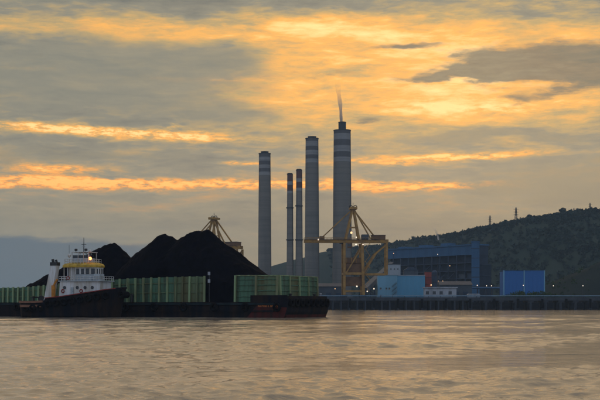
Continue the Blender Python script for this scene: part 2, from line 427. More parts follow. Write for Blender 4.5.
def build_hill():
    ns, ntt = 220, 44; vs = []; fs = []
    for a in range(ns+1):
        for b in range(ntt+1):
            vs.append(hill_point(a/ns, 2.0*b/ntt))
    for a in range(ns):
        for b in range(ntt):
            i = a*(ntt+1)+b; fs.append((i, i+ntt+1, i+ntt+2, i+1))
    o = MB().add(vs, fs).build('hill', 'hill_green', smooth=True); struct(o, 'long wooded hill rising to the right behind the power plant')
build_hill()
def leafy(mb, c, r, rng, n=40, flat=0.85, leaf=0.45):
    """crown of loose leaf clumps: tilted quads spread through an uneven volume"""
    lobes = [(Vector((rng.uniform(-.5,.5), rng.uniform(-.5,.5), rng.uniform(-.35,.45))), rng.uniform(.45,.75)) for _ in range(4)]
    for _ in range(n):
        lc, lr = lobes[int(rng.integers(0, 4))]
        d = Vector(rng.normal(0, 1, 3)).normalized() * lr * rng.uniform(.55, 1.0)
        p = Vector(c) + Vector(((lc.x+d.x)*r, (lc.y+d.y)*r, (lc.z+d.z)*r*flat))
        q = leaf * r * rng.uniform(.5, 1.1)
        a = Vector(rng.normal(0,1,3)).normalized(); b = a.cross(Vector(rng.normal(0,1,3))).normalized()
        mb.add([p - a*q, p + b*q*.7, p + a*q, p - b*q*.7], [(0,1,2,3)])
def build_forest():
    rng = np.random.default_rng(9); mb = MB()
    for k in range(3600):
        s = rng.uniform(0.30, 1.0)
        t = 1 + rng.normal(0, .05) if k < 1100 else rng.uniform(0.12, 1.0)
        p = hill_point(s, min(max(t, 0.03), 1.9))
        r = rng.uniform(3.2, 6.5) * (1.25 if rng.random() < .1 else 1)
        leafy(mb, p + Vector((0,0,r*.55)), r, rng, n=26, leaf=.5)
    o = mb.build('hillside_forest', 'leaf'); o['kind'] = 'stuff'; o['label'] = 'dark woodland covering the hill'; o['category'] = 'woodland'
build_forest()
def ridge_tree(px, h, label):
    # place on the crest under that bearing
    best = min((abs(PX(px, 1) - hill_point(k/600, 1).x/hill_point(k/600, 1).y), k/600) for k in range(601))[1]
    p = hill_point(best, 0.985); rng = np.random.default_rng(int(px*7))
    t = thing('tree', label, 'tree', p, group='tall trees on the ridge')
    mb = MB().tube([(0,0,-2), (0.2,0,h*.35), (0.5,0.2,h*.7)], [h*.035, h*.028, h*.012], 7)
    for a in range(5):
        an = a*1.26; mb.tube([(0.2,0,h*(.35+.07*a)), (math.cos(an)*h*.3, math.sin(an)*h*.3, h*(.6+.06*a))], [h*.014, h*.005], 5)
    mb.build('trunk', 'bark', t)
    mb = MB(); leafy(mb, (0,0,h*.66), h*.52, rng, n=900, flat=.7, leaf=.16); mb.build('crown', 'leaf', t)
ridge_tree(529, 13, 'leftmost broad tree standing above the hill crest between two pylons')
ridge_tree(561, 15, 'tallest broad rounded tree on the hill crest, left of the rightmost pylon')
ridge_tree(548, 9, 'small tree on the hill crest midway between the two big trees')
def build_mound():
    vs = []; fs = []; nx, ny = 60, 24
    for a in range(nx+1):
        for b in range(ny+1):
            x = 196 + 330*a/nx; y = 1240 + 260*b/ny
            u = min(1, max(0, (x-196)/150)); v = math.sin(math.pi*b/ny)
            z = 5.5 + 46*(u*u*(3-2*u))*v + mnoise.fractal(Vector((x*.02, y*.02, 7)), 1, 2, 4)*5*v*min(1,u*3)
            vs.append((x, y, z))
    for a in range(nx):
        for b in range(ny): i = a*(ny+1)+b; fs.append((i, i+ny+1, i+ny+2, i+1))
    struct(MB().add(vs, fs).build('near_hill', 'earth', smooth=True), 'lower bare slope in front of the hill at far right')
    rng = np.random.default_rng(21); mb = MB()
    for _ in range(260):
        a = rng.uniform(.15, 1); b = rng.uniform(.02, .55); x = 196+330*a; y = 1240+260*b
        u = min(1, (x-196)/150); z = 5.5+46*(u*u*(3-2*u))*math.sin(math.pi*b)
        leafy(mb, (x, y, z+1), rng.uniform(1.2, 2.8), rng, n=24, leaf=.4)
    o = mb.build('slope_scrub', 'bush_leaf'); o['kind'] = 'stuff'; o['label'] = 'low scrub growing over the near slope'; o['category'] = 'scrub'
build_mound()

# ================================================================== POWER PLANT
def chimney(px, D, ytop, wtop, wbase, bands, label, cap, bandm, plat=()):
    s = D / F; x = PX(px, D); z0 = 6.0
    H = PZ(ytop, D) - z0
    rt, rb = wtop/2*s, wbase/2*s
    t = thing('chimney', label, 'chimney', (x, D, z0), group='power station chimneys')
    def rad(z): return rb + (rt-rb) * min(1, (z/H)) ** 0.8
    zb = H
    def prof(a, b, ex=0.0, n=10):
        return [(rad(a+(b-a)*k/n)+ex, a+(b-a)*k/n) for k in range(n+1)]
    edges = []
    for (ya, yb, m, nm) in bands:
        za, zc = PZ(yb, D)-z0, PZ(ya, D)-z0
        MB().lathe(prof(za, zc, 0.0, 3), 48).build(nm, m, t, smooth=False); zb = min(zb, za)
    sh = MB().lathe([(rb*1.12, -1), (rb*1.10, 2.0)] + prof(2.001, zb, 0.0, 18), 48).build('shaft', 'concrete', t)
    for yy in plat:
        zz = PZ(yy, D)-z0; r0 = rad(zz)
        MB().lathe([(r0-.3, zz-.8), (r0+1.2, zz-.5), (r0+1.2, zz+.9), (r0-.3, zz+.6)], 32).build('ring_platform', 'dark_metal', t)
    mb = MB()
    for k in range(int(H/6)):
        za, zc = k*6+2, min(H, k*6+8)
        a = math.radians(-25)
        pa = [(math.cos(a)*(rad(q)+.7), math.sin(a)*(rad(q)+.7), q) for q in (za, zc)]
        mb.beam(pa[0], pa[1], .9, .5)
    mb.build('ladder_cage', 'dark_metal', t)
    wc, yc = cap
    rc = wc/2*s; zc = PZ(yc, D)-z0
    MB().lathe([(rt+.5, H), (rt+.5, H+1.2), (rt-.2, H+1.2)], 48).build('rim', 'soot', t)
    MB().lathe([(rc, H), (rc, zc), (rc+.4, zc), (rc+.4, zc+.8), (rc-.8, zc+.8), (rc-.8, zc-6)], 40, cap=False).build('flue', 'soot', t)
    return t
def dwb(ys, mats):
    return [(ys[i], ys[i+1], m, 'band') for i, m in enumerate(mats)]
chimney(264.7, 2050, 154, 11.6, 14.2, dwb([154,157.2,161.2,165,168.5,172,175.5], ['band_dark','band_white','band_dark','band_white','band_dark','band_white']),
        'leftmost grey chimney with three white bands near its top', 'chimney' and (7.5, 152), 0)
chimney(289.9, 1800, 174.6, 5.4, 7.2, dwb([174.6,181.5,185,191,193.5], ['band_red','band_white','band_red','band_white']),
        'thin chimney with red and white top, left and shorter one of the slim pair', (4.2, 173.6), 0, plat=(208, 240))
chimney(299.0, 1800, 170.6, 5.6, 7.8, dwb([170.6,178.5,182,188,190.8], ['band_red','band_white','band_red','band_white']),
        'thin chimney with red and white top, right and taller one of the slim pair', (4.4, 169.6), 0, plat=(206, 240))
chimney(312.0, 1950, 139, 12.8, 15.4, dwb([139,141.5,146.5,150.5,155,159,163], ['band_dark','band_white','band_dark','band_white','band_dark','band_white']),
        'broad grey chimney with pale bands standing between the slim pair and the tallest chimney', (8.0, 137), 0)
chimney(342.2, 1950, 131, 17.0, 20.4, dwb([131,134,140,146,152,157.5,162], ['band_dark','band_white','band_dark','band_white','band_dark','band_white']),
        'tallest and widest chimney, smoke rising from its dark flue', (7.6, 122.5), 0)

# smoke from the tallest chimney
def smoke(name, label, px, D, y0, y1, r0, r1, lean, dens, dark=False):
    s = D/F; z0, z1 = PZ(y0, D), PZ(y1, D); n = 16; pts = []; rs = []
    for k in range(n+1):
        f = k/n; pts.append((PX(px, D) + lean*s*f + math.sin(f*7)*1.2*s*f, D+3*f, z0+(z1-z0)*f)); rs.append((r0+(r1-r0)*f)*s*(1+.15*math.sin(f*19)))
    o = MB().tube(pts, rs, 16).build(name, None, smooth=True); o['kind'] = 'stuff'; o['label'] = label; o['category'] = 'smoke'
    m = bpy.data.materials.new(name); m.use_nodes = True; nt = m.node_tree; nt.nodes.clear()
    out = nt.nodes.new('ShaderNodeOutputMaterial'); v = nt.nodes.new('ShaderNodeVolumePrincipled')
    v.inputs['Color'].default_value = (0.72, 0.72, 0.74, 1)
    tc = nt.nodes.new('ShaderNodeTexCoord'); sp = nt.nodes.new('ShaderNodeSeparateXYZ'); nt.links.new(tc.outputs['Object'], sp.inputs[0])
    fz = (NX(nt, sp.outputs[2]) - z0) * (1/(z1-z0))
    mp = nt.nodes.new('ShaderNodeMapping'); nt.links.new(tc.outputs['Object'], mp.inputs[0]); mp.inputs['Scale'].default_value = (1, 1, .4)
    nn = fbm(nt, mp.outputs[0], 0.2, 5.0, 0.65).step(.38, .62)
    d = (nn * 0.95 + 0.05) * (1.0 - fz).clamp().pw(1.1) * dens
    nt.links.new(d.sock, v.inputs['Density']); nt.links.new(v.outputs[0], out.inputs['Volume'])
    o.data.materials.append(m)
smoke('smoke_plume', 'thin wisp of smoke rising from the tallest chimney', 341.3, 1950, 122.3, 76, 1.2, 2.8, -3.0, 0.026)
smoke('smoke_wisp', 'faint small wisp of smoke above the plant roof below the hill crest', 438.5, 2000, 240, 224, .7, 1.5, -4.0, 0.016)

# power house: long steel-framed boiler house with blue top cladding and tall blue tower at its right end
def build_power_house():
    xr, yr = PX(474, 1500), 1500.0; xl, yl = PX(386, 1640), 1640.0
    L = math.hypot(xr-xl, yr-yl); ang = math.atan2(yr-yl, xr-xl)
    t = thing('power_house', 'long dark steel power house with blue top cladding below the hill', 'power station', (xl, yl, 6), ang)
    H = 68.0; dep = 22.0; nb = 11; w = L/nb
    MB().box(0.5, L-.5, 7, dep, 0, H-11).build('inner_wall', 'plant_dark', t)
    MB().box(-1, L+1, -1.5, dep+1, H-.002, H+1.6).build('roof', 'plant_blue', t)
    col = MB().box(-.7, .7, -.7, .7, 0, H-11).mesh('column', 'plant_steel')
    pan = MB().box(.12, w-.12, -.5, .1, H-11, H-.05).mesh('cladding_panel', 'plant_blue')
    for k in range(nb+1): place('column', col, t, (k*w, 0, 0))
    for k in range(nb): place('cladding_panel', pan, t, (k*w, 0, 0))
    MB().box(0, L, .15, dep, H-11.003, H-.06).build('upper_wall', 'plant_dark', t)
    rng = np.random.default_rng(4)
    for z in (9, 19, 29, 38, 47.5):
        MB().box(-.9, L+.9, -.9, 7.1, z, z+.8).build('floor_slab', 'plant_steel', t)
    for k in range(nb):
        for z in (0, 9.8, 19.8, 29.8, 38.8):
            q = rng.random()
            if q < .35:
                MB().box(k*w+1, k*w+w-1, 2, 6.9, z, z+rng.uniform(3, 8)).build('equipment_block', ['plant_steel','plant_dark','shed_grey'][int(rng.integers(0,3))], t)
            elif q < .6:
                MB().beam((k*w+.6, -.3, z), (k*w+w-.6, -.3, z+8.5), .7).build('brace', 'plant_steel', t)
    # stepped vents on the roof
    for k in range(3): MB().box(12+k*42, 26+k*42, 10, 22, H+1.6, H+4.0+k*.6).build('roof_vent', 'plant_blue', t)
    lamp = MB().ball((0,0,0), .42).mesh('wall_lamp', 'lamp_warm')
    for k in range(18):
        kk = rng.integers(0, nb); place('wall_lamp', lamp, t, (kk*w+w*rng.uniform(.1,.9), -1.0, rng.choice([7.5, 17, 27, 36, 45])))
    # tall blue tower
    tw = thing('stair_tower', 'tall narrow blue tower at the right end of the power house', 'tower', (PX(474.3, 1490), 1480, 6), R(-8))
    MB().box(-4.6, 4.6, 0, 12, 0, H+2.4).build('shaft', 'plant_blue', tw)
    for k in range(6): MB().box(-4.9, 4.9, -.25, .02, 8+k*11, 8.7+k*11).build('cladding_joint', 'plant_steel', tw)
    MB().box(-5.2, 5.2, -.5, 12.5, H+2.402, H+3.6).build('roof', 'plant_blue', tw)
    # lower annex right
    an = thing('annex', 'dark blue grey annex right of the tall blue tower', 'building', (PX(479, 1500), 1500, 6), R(-8))
    MB().box(0, 14, 0, 30, 0, 45).build('wall', 'plant_dark', an)
    for k in range(3): MB().box(-.3, 14.3, -.5, .02, 10+k*11, 10.7+k*11).build('floor_band', 'plant_steel', an)
    MB().box(-.4, 14.4, -.6, 30, 45.002, 46).build('roof', 'plant_steel', an)
build_power_house()

# pylons on the ridge
def pylon(px, D, ybase, ytop, label):
    z0, z1 = PZ(ybase, D)-8, PZ(ytop, D); h = z1-z0
    t = thing('pylon', label, 'pylon', (PX(px, D), D, z0), R(15), group='pylons along the ridge')
    b = h*.075
    for sx in (-1, 1):
        for sy in (-1, 1):
            MB().beam((sx*b, sy*b, 0), (sx*b*.18, sy*b*.18, h), h*.015).build('leg', 'dark_metal', t)
    mb = MB(); n = 7
    for k in range(n):
        fa, fb = k/n, (k+1)/n; ra, rb = b*(1-.82*fa), b*(1-.82*fb)
        for (ax, ay, bx, by) in ((-1,-1,1,-1), (1,-1,-1,-1), (-1,1,1,1), (-1,-1,-1,1), (1,-1,1,1)):
            mb.beam((ax*ra, ay*ra, fa*h), (bx*rb, by*rb, fb*h), h*.007)
    mb.build('lattice', 'dark_metal', t)
    for f in (.66, .78, .9):
        MB().beam((-h*.13, 0, f*h), (h*.13, 0, f*h), h*.012).build('cross_arm', 'dark_metal', t)
pylon(490, 2500, 229, 215.5, 'leftmost lattice pylon on the hill, above the annex')
pylon(516, 2450, 224, 207.5, 'middle lattice pylon on the hill crest, above the blue shed')
pylon(590, 2360, 214, 203.0, 'rightmost lattice pylon on the hill crest near the picture edge')

# ================================================================== JETTY and shore buildings
JD = 962.0; DECK = 9.6
def build_jetty():
    x0, x1 = PX(150, JD), PX(690, JD)
    t = thing('jetty', 'long dark concrete jetty on piles along the shore', 'jetty', (x0, JD, 0))
    L = x1-x0
    n = 18
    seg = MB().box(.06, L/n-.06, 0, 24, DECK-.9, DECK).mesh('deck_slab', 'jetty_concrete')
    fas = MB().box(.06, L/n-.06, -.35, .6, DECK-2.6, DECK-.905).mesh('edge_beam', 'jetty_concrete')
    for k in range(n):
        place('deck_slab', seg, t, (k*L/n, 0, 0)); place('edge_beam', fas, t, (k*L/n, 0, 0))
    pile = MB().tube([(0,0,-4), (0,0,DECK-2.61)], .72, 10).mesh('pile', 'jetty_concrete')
    pile2 = MB().tube([(0,0,-4), (0,0,DECK-2.61)], 1.0, 10).mesh('pile', 'jetty_concrete')
    x = 3.0
    while x < L-2:
        px = 300 + (x0+x)*F/JD
        near = px > 470
        for yy in ((1.2, 12, 22) if not near else (1.2, 22)): place('pile', pile2 if near else pile, t, (x, yy, 0))
        if near: MB().box(x-2.0, x+2.0, .2, 23, DECK-3.9, DECK-2.62).build('pile_cap', 'jetty_concrete', t)
        x += 11.2 if near else 6.1
    MB().tube([(0, .5, DECK+.9), (L, .5, DECK+.9)], .42, 8).build('blue_pipe', 'pipe_blue', t)
    sup = MB().box(-.2, .2, .2, .8, DECK, DECK+.6).mesh('pipe_support', 'dark_metal')
    for k in range(int(L/9)): place('pipe_support', sup, t, (k*9+2, 0, 0))
    fen = MB().box(-.8, .8, -1.2, -.36, 1.6, DECK-1.2).mesh('fender', 'rubber')
    for k in range(int(L/18)): place('fender', fen, t, (k*18+6, 0, 0))
build_jetty()

# ------------------------------------------------------------------ ship unloader cranes
def build_crane(loc, rz, label):
    """boom along local -x; gantry legs at x = 0, 14.5, 33; z measured from the deck"""
    c = thing('ship_unloader_crane', label, 'crane', loc, rz, group='ship unloader cranes')
    cy = 'crane_yellow'
    G = 41.0                                # girder height
    for sy in (-6.5, 6.5):
        MB().beam((0, sy, 1.6), (0, sy, G), 1.7, 1.7).build('leg', cy, c)
        MB().beam((14.5, sy, 1.6), (13.5, sy, G), 2.2, 2.0).build('leg', cy, c)
        MB().beam((32.5, sy*.7, 17), (32.5, sy*.7, G), 1.5, 1.5).build('rear_leg', cy, c)
        MB().beam((0, sy, 17.8), (14.5, sy, 17.8), 1.5, 1.8).build('portal_beam', cy, c)
        MB().beam((14.5, sy*.9, 17.4), (32.5, sy*.7, 17.4), 1.3, 1.5).build('portal_beam', cy, c)
        MB().beam((0, sy, 4.6), (14.5, sy, 4.6), 1.2, 1.4).build('sill_beam', cy, c)
        MB().beam((1, sy, 17.8), (13.5, sy, 38), .9).build('brace', cy, c)
        MB().beam((14.5, sy, 18), (24, sy*.8, 33), 1.2).build('brace', cy, c)
        MB().beam((24, sy*.8, 33), (32.5, sy*.7, G-1), .9).build('brace', cy, c)
        for lx in (0, 14.5):
            bg = MB().box(lx-2.4, lx+2.4, sy-.8, sy+.8, .5, 1.8).build('bogie', 'dark_metal', c)
            for w in (-1.5, -.5, .5, 1.5):
                MB().tube([(lx+w, sy-.5, .45), (lx+w, sy+.5, .45)], .45, 10).build('wheel', 'dark_metal', bg)
    for lx in (0, 14.5): MB().beam((lx, -6.5, 17.8), (lx, 6.5, 17.8), 1.3, 1.6).build('cross_beam', cy, c)
    MB().beam((32.5, -4.5, 30), (32.5, 4.5, 30), 1.0).build('cross_beam', cy, c)
    # twin box girder boom with cross ties
    for sy in (-2.6, 2.6):
        MB().beam((-30, sy, G+1.6), (34, sy, G+1.6), 1.3, 2.6).build('boom_girder', cy, c)
        rail = MB().beam((-30, sy*1.6, G+4.0), (26, sy*1.6, G+4.0), .22)
        for k in range(20): rail.beam((-30+k*2.9, sy*1.6, G+2.8), (-30+k*2.9, sy*1.6, G+4.0), .18)
        rail.build('handrail', cy, c)
        MB().box(-30, 26, sy*1.6-.4, sy*1.6+.4, G+2.5, G+2.75).build('walkway', 'dark_metal', c)
        # A-frame and stays
        MB().beam((1.5, sy*1.6, G+3), (7.0, sy*.9, G+26.5), 1.4).build('mast_leg', cy, c)
        MB().beam((11.5, sy*1.6, G+3), (7.6, sy*.9, G+26.5), 1.4).build('mast_leg', cy, c)
        MB().beam((7, sy*.9, G+26), (-16.5, sy, G+4.2), .75).build('fore_stay', cy, c)
        MB().beam((7.6, sy*.9, G+26), (23.0+sy, sy, G+3.2), 1.0).build('back_stay', cy, c)
        MB().beam((3.5, sy*1.3, G+12), (10.2, sy*1.3, G+12), .7).build('mast_tie', cy, c)
    for k in range(9): MB().beam((-29.5+k*7.9, -2.6, G+1.0), (-29.5+k*7.9, 2.6, G+1.0), .8).build('boom_tie', cy, c)
    hd = MB().box(4.6, 10.0, -5.2, 5.2, G+25.6, G+27.4).build('mast_head', cy, c)
    for sx in (5.6, 9.0): MB().torus((sx, 0, G+27.6), 1.2, .3, 'y', 14, 6).build('sheave', 'dark_metal', hd)
    MB().beam((7.3, 0, G+27.4), (7.3, 0, G+31), .3).build('lightning_rod', 'dark_metal', hd)
    st = MB().box(-18.3, -14.8, -3.3, 3.3, G+3.0, G+5.2).build('stay_anchor', 'crane_brown', c)
    # machinery house on the back of the girders, operator cab below
    mh = MB().box(21.5, 31.5, -4.2, 4.2, G+3.0, G+5.9).build('machinery_house', 'crane_brown', c)
    MB().box(21.2, 31.8, -4.5, 4.5, G+5.902, G+6.3).build('roof', 'dark_metal', mh)
    MB().box(13.8, 18.8, -3.6, 3.6, G+3.0, G+6.6).build('winch_house', 'shed_grey', c)
    cab = MB().box(2.8, 6.2, -4.6, -1.8, G-3.6, G+.25).build('operator_cab', 'crane_brown', c)
    MB().box(2.75, 5.2, -4.68, -4.605, G-2.6, G-.9).build('window', 'glass', cab)
    tr = MB().box(-3, 1.5, -2, 2, G-.5, G+.28).build('trolley', 'dark_metal', c)
    # receiving hopper between the legs
    hp = MB().add([(1.5,-5.2,30),(13,-5.2,30),(13,5.2,30),(1.5,5.2,30),(1.5,-5.2,26),(13,-5.2,26),(13,5.2,26),(1.5,5.2,26),(5,-1.6,19),(9.5,-1.6,19),(9.5,1.6,19),(5,1.6,19)],
        [(0,1,5,4),(1,2,6,5),(2,3,7,6),(3,0,4,7),(4,5,9,8),(5,6,10,9),(6,7,11,10),(7,4,8,11),(8,9,10,11)]).build('hopper', 'crane_brown', c)
    for k in range(4): MB().box(1.6+k*3.6, 2.1+k*3.6, -5.45, -5.203, 26, 30).build('stiffener', 'crane_yellow', hp)
    MB().box(1.0, 13.6, -5.6, 5.6, 18.8, 25.0).build('conveyor_house', 'crane_brown', c)
    MB().box(1.0, 13.6, -5.0, 5.0, 8.5, 15.5).build('electrical_room', 'crane_brown', c)
    # stair tower beside a leg
    sm = MB()
    for k in range(8):
        z = 4+k*4.6; a, b = (15.8, 19.2) if k % 2 else (19.2, 15.8)
        sm.beam((a, -7.2, z), (b, -7.2, z+4.6), .8, .25); sm.box(b-.6, b+.6, -7.8, -6.6, z+4.5, z+4.7)
    sm.build('stairs', cy, c)
    def lamp(x, y, z, m, r=.55): 
        MB().ball((x, y, z), r).build('floodlight', m, c)
    lamp(-19.5, -3.6, G+2.6, 'lamp_white', .55); lamp(5.5, -4.4, G+7.8, 'lamp_warm', .85); lamp(9.2, -4.6, G+4.4, 'lamp_white', .5)
    lamp(9.0, -5, G-1.2, 'lamp_white', .7); lamp(14.0, -7.6, G-1.2, 'lamp_white', .5); lamp(9.5, -6.2, 8.2, 'lamp_white', .6)
    lamp(17.2, -7.6, 4.4, 'lamp_white', .5); lamp(22.5, -6.0, 6.4, 'lamp_white', .55)
    return c
CD = 974.0
crane = build_crane((PX(343.5, CD), CD, DECK), R(4), 'orange ship unloader crane on the jetty, its boom crossing the chimneys')
c2 = copy_tree(crane)
c2['label'] = 'orange ship unloader crane partly hidden behind the black coal heaps'
D2 = 1092.0; c2.location = (PX(206.8, D2), D2, DECK); c2.rotation_euler = (0, 0, R(-28))
pl = thing('crane_platform', 'concrete platform under the crane behind the barge', 'platform', (PX(206.5, D2), D2, 0))
MB().box(-45, 60, -16, 18, 7.6, DECK).build('deck_slab', 'jetty_concrete', pl)
pm = MB().tube([(0,0,-4), (0,0,7.59)], .9, 10).mesh('pile', 'jetty_concrete')
for k in range(9):
    for yy in (-14, 0, 15): place('pile', pm, pl, (-42+k*12.2, yy, 0))

# ------------------------------------------------------------------ shore buildings
def windows(parent, xs, zs, w, h, y=-.02, frame='white_wall'):
    pm = MB().box(-w/2, w/2, -.06, .1, -h/2, h/2).mesh('window', 'glass')
    fm = MB().box(-w/2-.2, w/2+.2, -.12, -.062, -h/2-.25, -h/2).mesh('sill', frame)
    for x in xs:
        for z in zs:
            o = place('window', pm, parent, (x, y, z)); place('sill', fm, o)
def build_shore():
    # cyan transfer house, two faces of a corner told apart by painted shading
    D = 1062.0; s = D/F; H = PZ(275.3, D)-6
    # left block
    a = thing('transfer_house', 'pale blue cubic building right of the orange crane legs', 'building', (PX(378, D), D, 6))
    W1 = 19.3*s
    W2 = 27.7*s
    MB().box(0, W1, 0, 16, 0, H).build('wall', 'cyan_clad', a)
    MB().box(W1+.01, W1+W2, 1.2, 18, 0, H-.3).build('side_face', 'cyan_clad_shaded', a)
    MB().box(-.3, W1+.3, -.3, 16.3, H+.002, H+.6).build('roof', 'pale_clad', a)
    MB().box(W1+.31, W1+W2+.3, .9, 18.3, H-.298, H+.2).build('roof', 'pale_clad', a)
    for k in range(1, 7): MB().box(W1+k*W2/7-.08, W1+k*W2/7+.08, 1.08, 1.199, 0, H-.4).build('cladding_seam', 'cyan_clad', a)
    windows(a, [2.2, 7.0, 9.4], [H-11], 1.5, 1.5, frame='pale_clad'); windows(a, [2.2], [H-17], 1.4, 1.4, frame='pale_clad')
    st = MB()
    for k in range(3):
        st.beam((W1-4.5, -.8, H-17+k*3.6), (W1-.3, -.8, H-13.4+k*3.6), .9, .3)
        st.beam((W1-4.5, -1.2, H-16+k*3.6), (W1-.3, -1.2, H-12.4+k*3.6), .14)
    st.build('stairs', 'dark_metal', a)
    # grey tower behind
    D = 1120; s = D/F
    b = thing('conveyor_tower', 'small pale grey tower block peeping over the pale blue building', 'building', (PX(387.5, D), D, 6))
    hh = PZ(264.5, D)-6; MB().box(0, 13*s, 0, 12, 0, hh).build('wall', 'pale_clad', b); MB().box(-.3, 13*s+.3, -.3, 12.3, hh+.002, hh+.5).build('roof', 'roof_grey', b)
    windows(b, [3, 6, 9], [hh-4], 1.2, 1.0)
    # red silo
    D = 1075; s = D/F; hh = PZ(272, D)-6
    r = thing('red_stair_tower', 'narrow red tower at the right end of the pale blue building', 'tower', (PX(425.3, D), D, 6))
    MB().box(0, 6.2*s, 0, 7, 0, hh).build('wall', 'red_clad', r)
    for k in range(4): MB().box(-.15, 6.2*s+.15, -.2, .02, 4+k*5.5, 4.4+k*5.5).build('floor_band', 'dark_metal', r)
    MB().ball((4.8, -1.0, PZ(285, D)-6), .55).build('wall_lamp', 'lamp_warm', r); MB().box(-.2, 6.2*s+.2, -.3, 7.2, hh+.002, hh+.4).build('roof', 'dark_metal', r)
    r2 = thing('grey_silo', 'grey blue steel silo right of the narrow red tower', 'silo', (PX(434.5, 1100), 1100, 6))
    hh = PZ(270, 1100)-6; MB().lathe([(2.4, 0), (2.4, hh-2), (1.0, hh)], 24).build('shell', 'plant_steel', r2)
    for k in range(4): MB().lathe([(2.41, 5+k*6), (2.55, 5+k*6), (2.55, 5.4+k*6), (2.41, 5.4+k*6)], 24, cap=False).build('hoop', 'dark_metal', r2)
    # white office on the jetty
    D = 972; s = D/F
    o = thing('jetty_office', 'low white office with square windows on the jetty', 'building', (PX(424.5, D), D, DECK))
    W = 32*s; hh = PZ(288, D)-DECK
    MB().box(0, W, 0, 8, 0, hh).build('wall', 'white_wall', o); MB().box(-.8, W+.8, -1.0, 9, hh+.002, hh+.7).build('roof', 'white_wall', o)
    windows(o, [2.2, 7.4, 12.6, 19.4], [hh*.5], 2.4, 2.1, frame='roof_grey')
    MB().box(15.6, 16.8, -.08, .1, 0, 2.9).build('door', 'tug_grey', o)
    MB().box(21.5, 22.8, -.08, .1, 0, 2.9).build('door', 'tug_grey', o)
    # pale hut
    D = 974; s = D/F
    h = thing('jetty_hut', 'flat pale hut with low roof on the jetty below the blue tower', 'hut', (PX(468, D), D, DECK))
    MB().box(0, 9, 0, 5, 0, 1.9).build('wall', 'pale_clad', h)
    MB().prism_y([(-.6, 1.9), (9.6, 1.9), (8.4, 2.7), (.6, 2.7)], -.5, 5.5).build('roof', 'white_wall', h)
    windows(h, [2, 5, 7.4], [1.1], .9, .7)
    # blue twin shed
    D = 1080; s = D/F; W = 41*s; hh = PZ(271, D)-6
    g = thing('blue_shed', 'bright blue twin bay shed with pale corner posts near the jetty', 'shed', (PX(503.8, D), D, 6), R(3))
    n = 9
    pnl = MB().box(.05, W/2/5-.05, -.12, .0, 0, hh).mesh('cladding_panel', 'blue_clad')
    MB().box(.1, W/2-.1, .01, 17, 0, hh-.2).build('wall', 'blue_clad', g); MB().box(W/2+.1, W-.1, .01, 17, 0, hh+.3).build('wall', 'blue_clad', g)
    for k in range(5):
        place('cladding_panel', pnl, g, (.1+k*W/10, 0, 0)); place('cladding_panel', pnl, g, (W/2+k*W/10, 0, 0.01))
    for q in (0, W/2, W): MB().box(q-.45, q+.45, -.5, .0, 0, hh+.5).build('corner_post', 'cyan_clad', g)
    MB().box(-.4, W+.4, -.3, 17.4, hh+.32, hh+.7).build('roof', 'plant_blue', g)
    # storage sheds left of the crane
    for (xa, xb, yy, D, lab) in [(312, 345, 283, 1180, 'dark grey storage shed behind the barge bow, left of the crane'),
                                 (440, 472, 281, 1150, 'dark low workshop behind the white jetty office')]:
        s = D/F; w = (xb-xa)*s; hh = PZ(yy, D)-6
        q = thing('storage_shed', lab, 'shed', (PX(xa, D), D, 6))
        MB().box(0, w, 0, 24, 0, hh*.82).build('wall', 'shed_grey', q)
        MB().add([(-.6,-.8,hh*.82+.01),(w+.6,-.8,hh*.82+.01),(w+.6,24.8,hh*.82+.01),(-.6,24.8,hh*.82+.01),(-.6,12,hh),(w+.6,12,hh)],
                 [(0,1,5,4),(2,3,4,5),(0,4,3),(1,2,5),(3,2,1,0)]).build('roof', 'roof_grey', q)
        for k in range(3): MB().box(w*(.12+.3*k), w*(.28+.3*k), -.1, .05, 0, hh*.5).build('door', 'plant_steel', q)
    # inclined conveyor gallery from the crane row to the plant
    p0, p1 = Vector((PX(364, 1000), 1004, 15)), Vector((PX(392, 1600), 1600, 56))
    cg = thing('conveyor_gallery', 'inclined enclosed conveyor climbing from the jetty to the power house', 'conveyor', (0,0,0))
    MB().beam(p0, p1, 5, 4.2).build('gallery', 'shed_grey', cg)
    for k in range(1, 9):
        p = p0.lerp(p1, k/9)
        MB().beam((p.x-2.5, p.y, 6), (p.x-1.6, p.y, p.z-2.2), .8).build('trestle_leg', 'plant_steel', cg)
        MB().beam((p.x+2.5, p.y, 6), (p.x+1.6, p.y, p.z-2.2), .8).build('trestle_leg', 'plant_steel', cg)
build_shore()

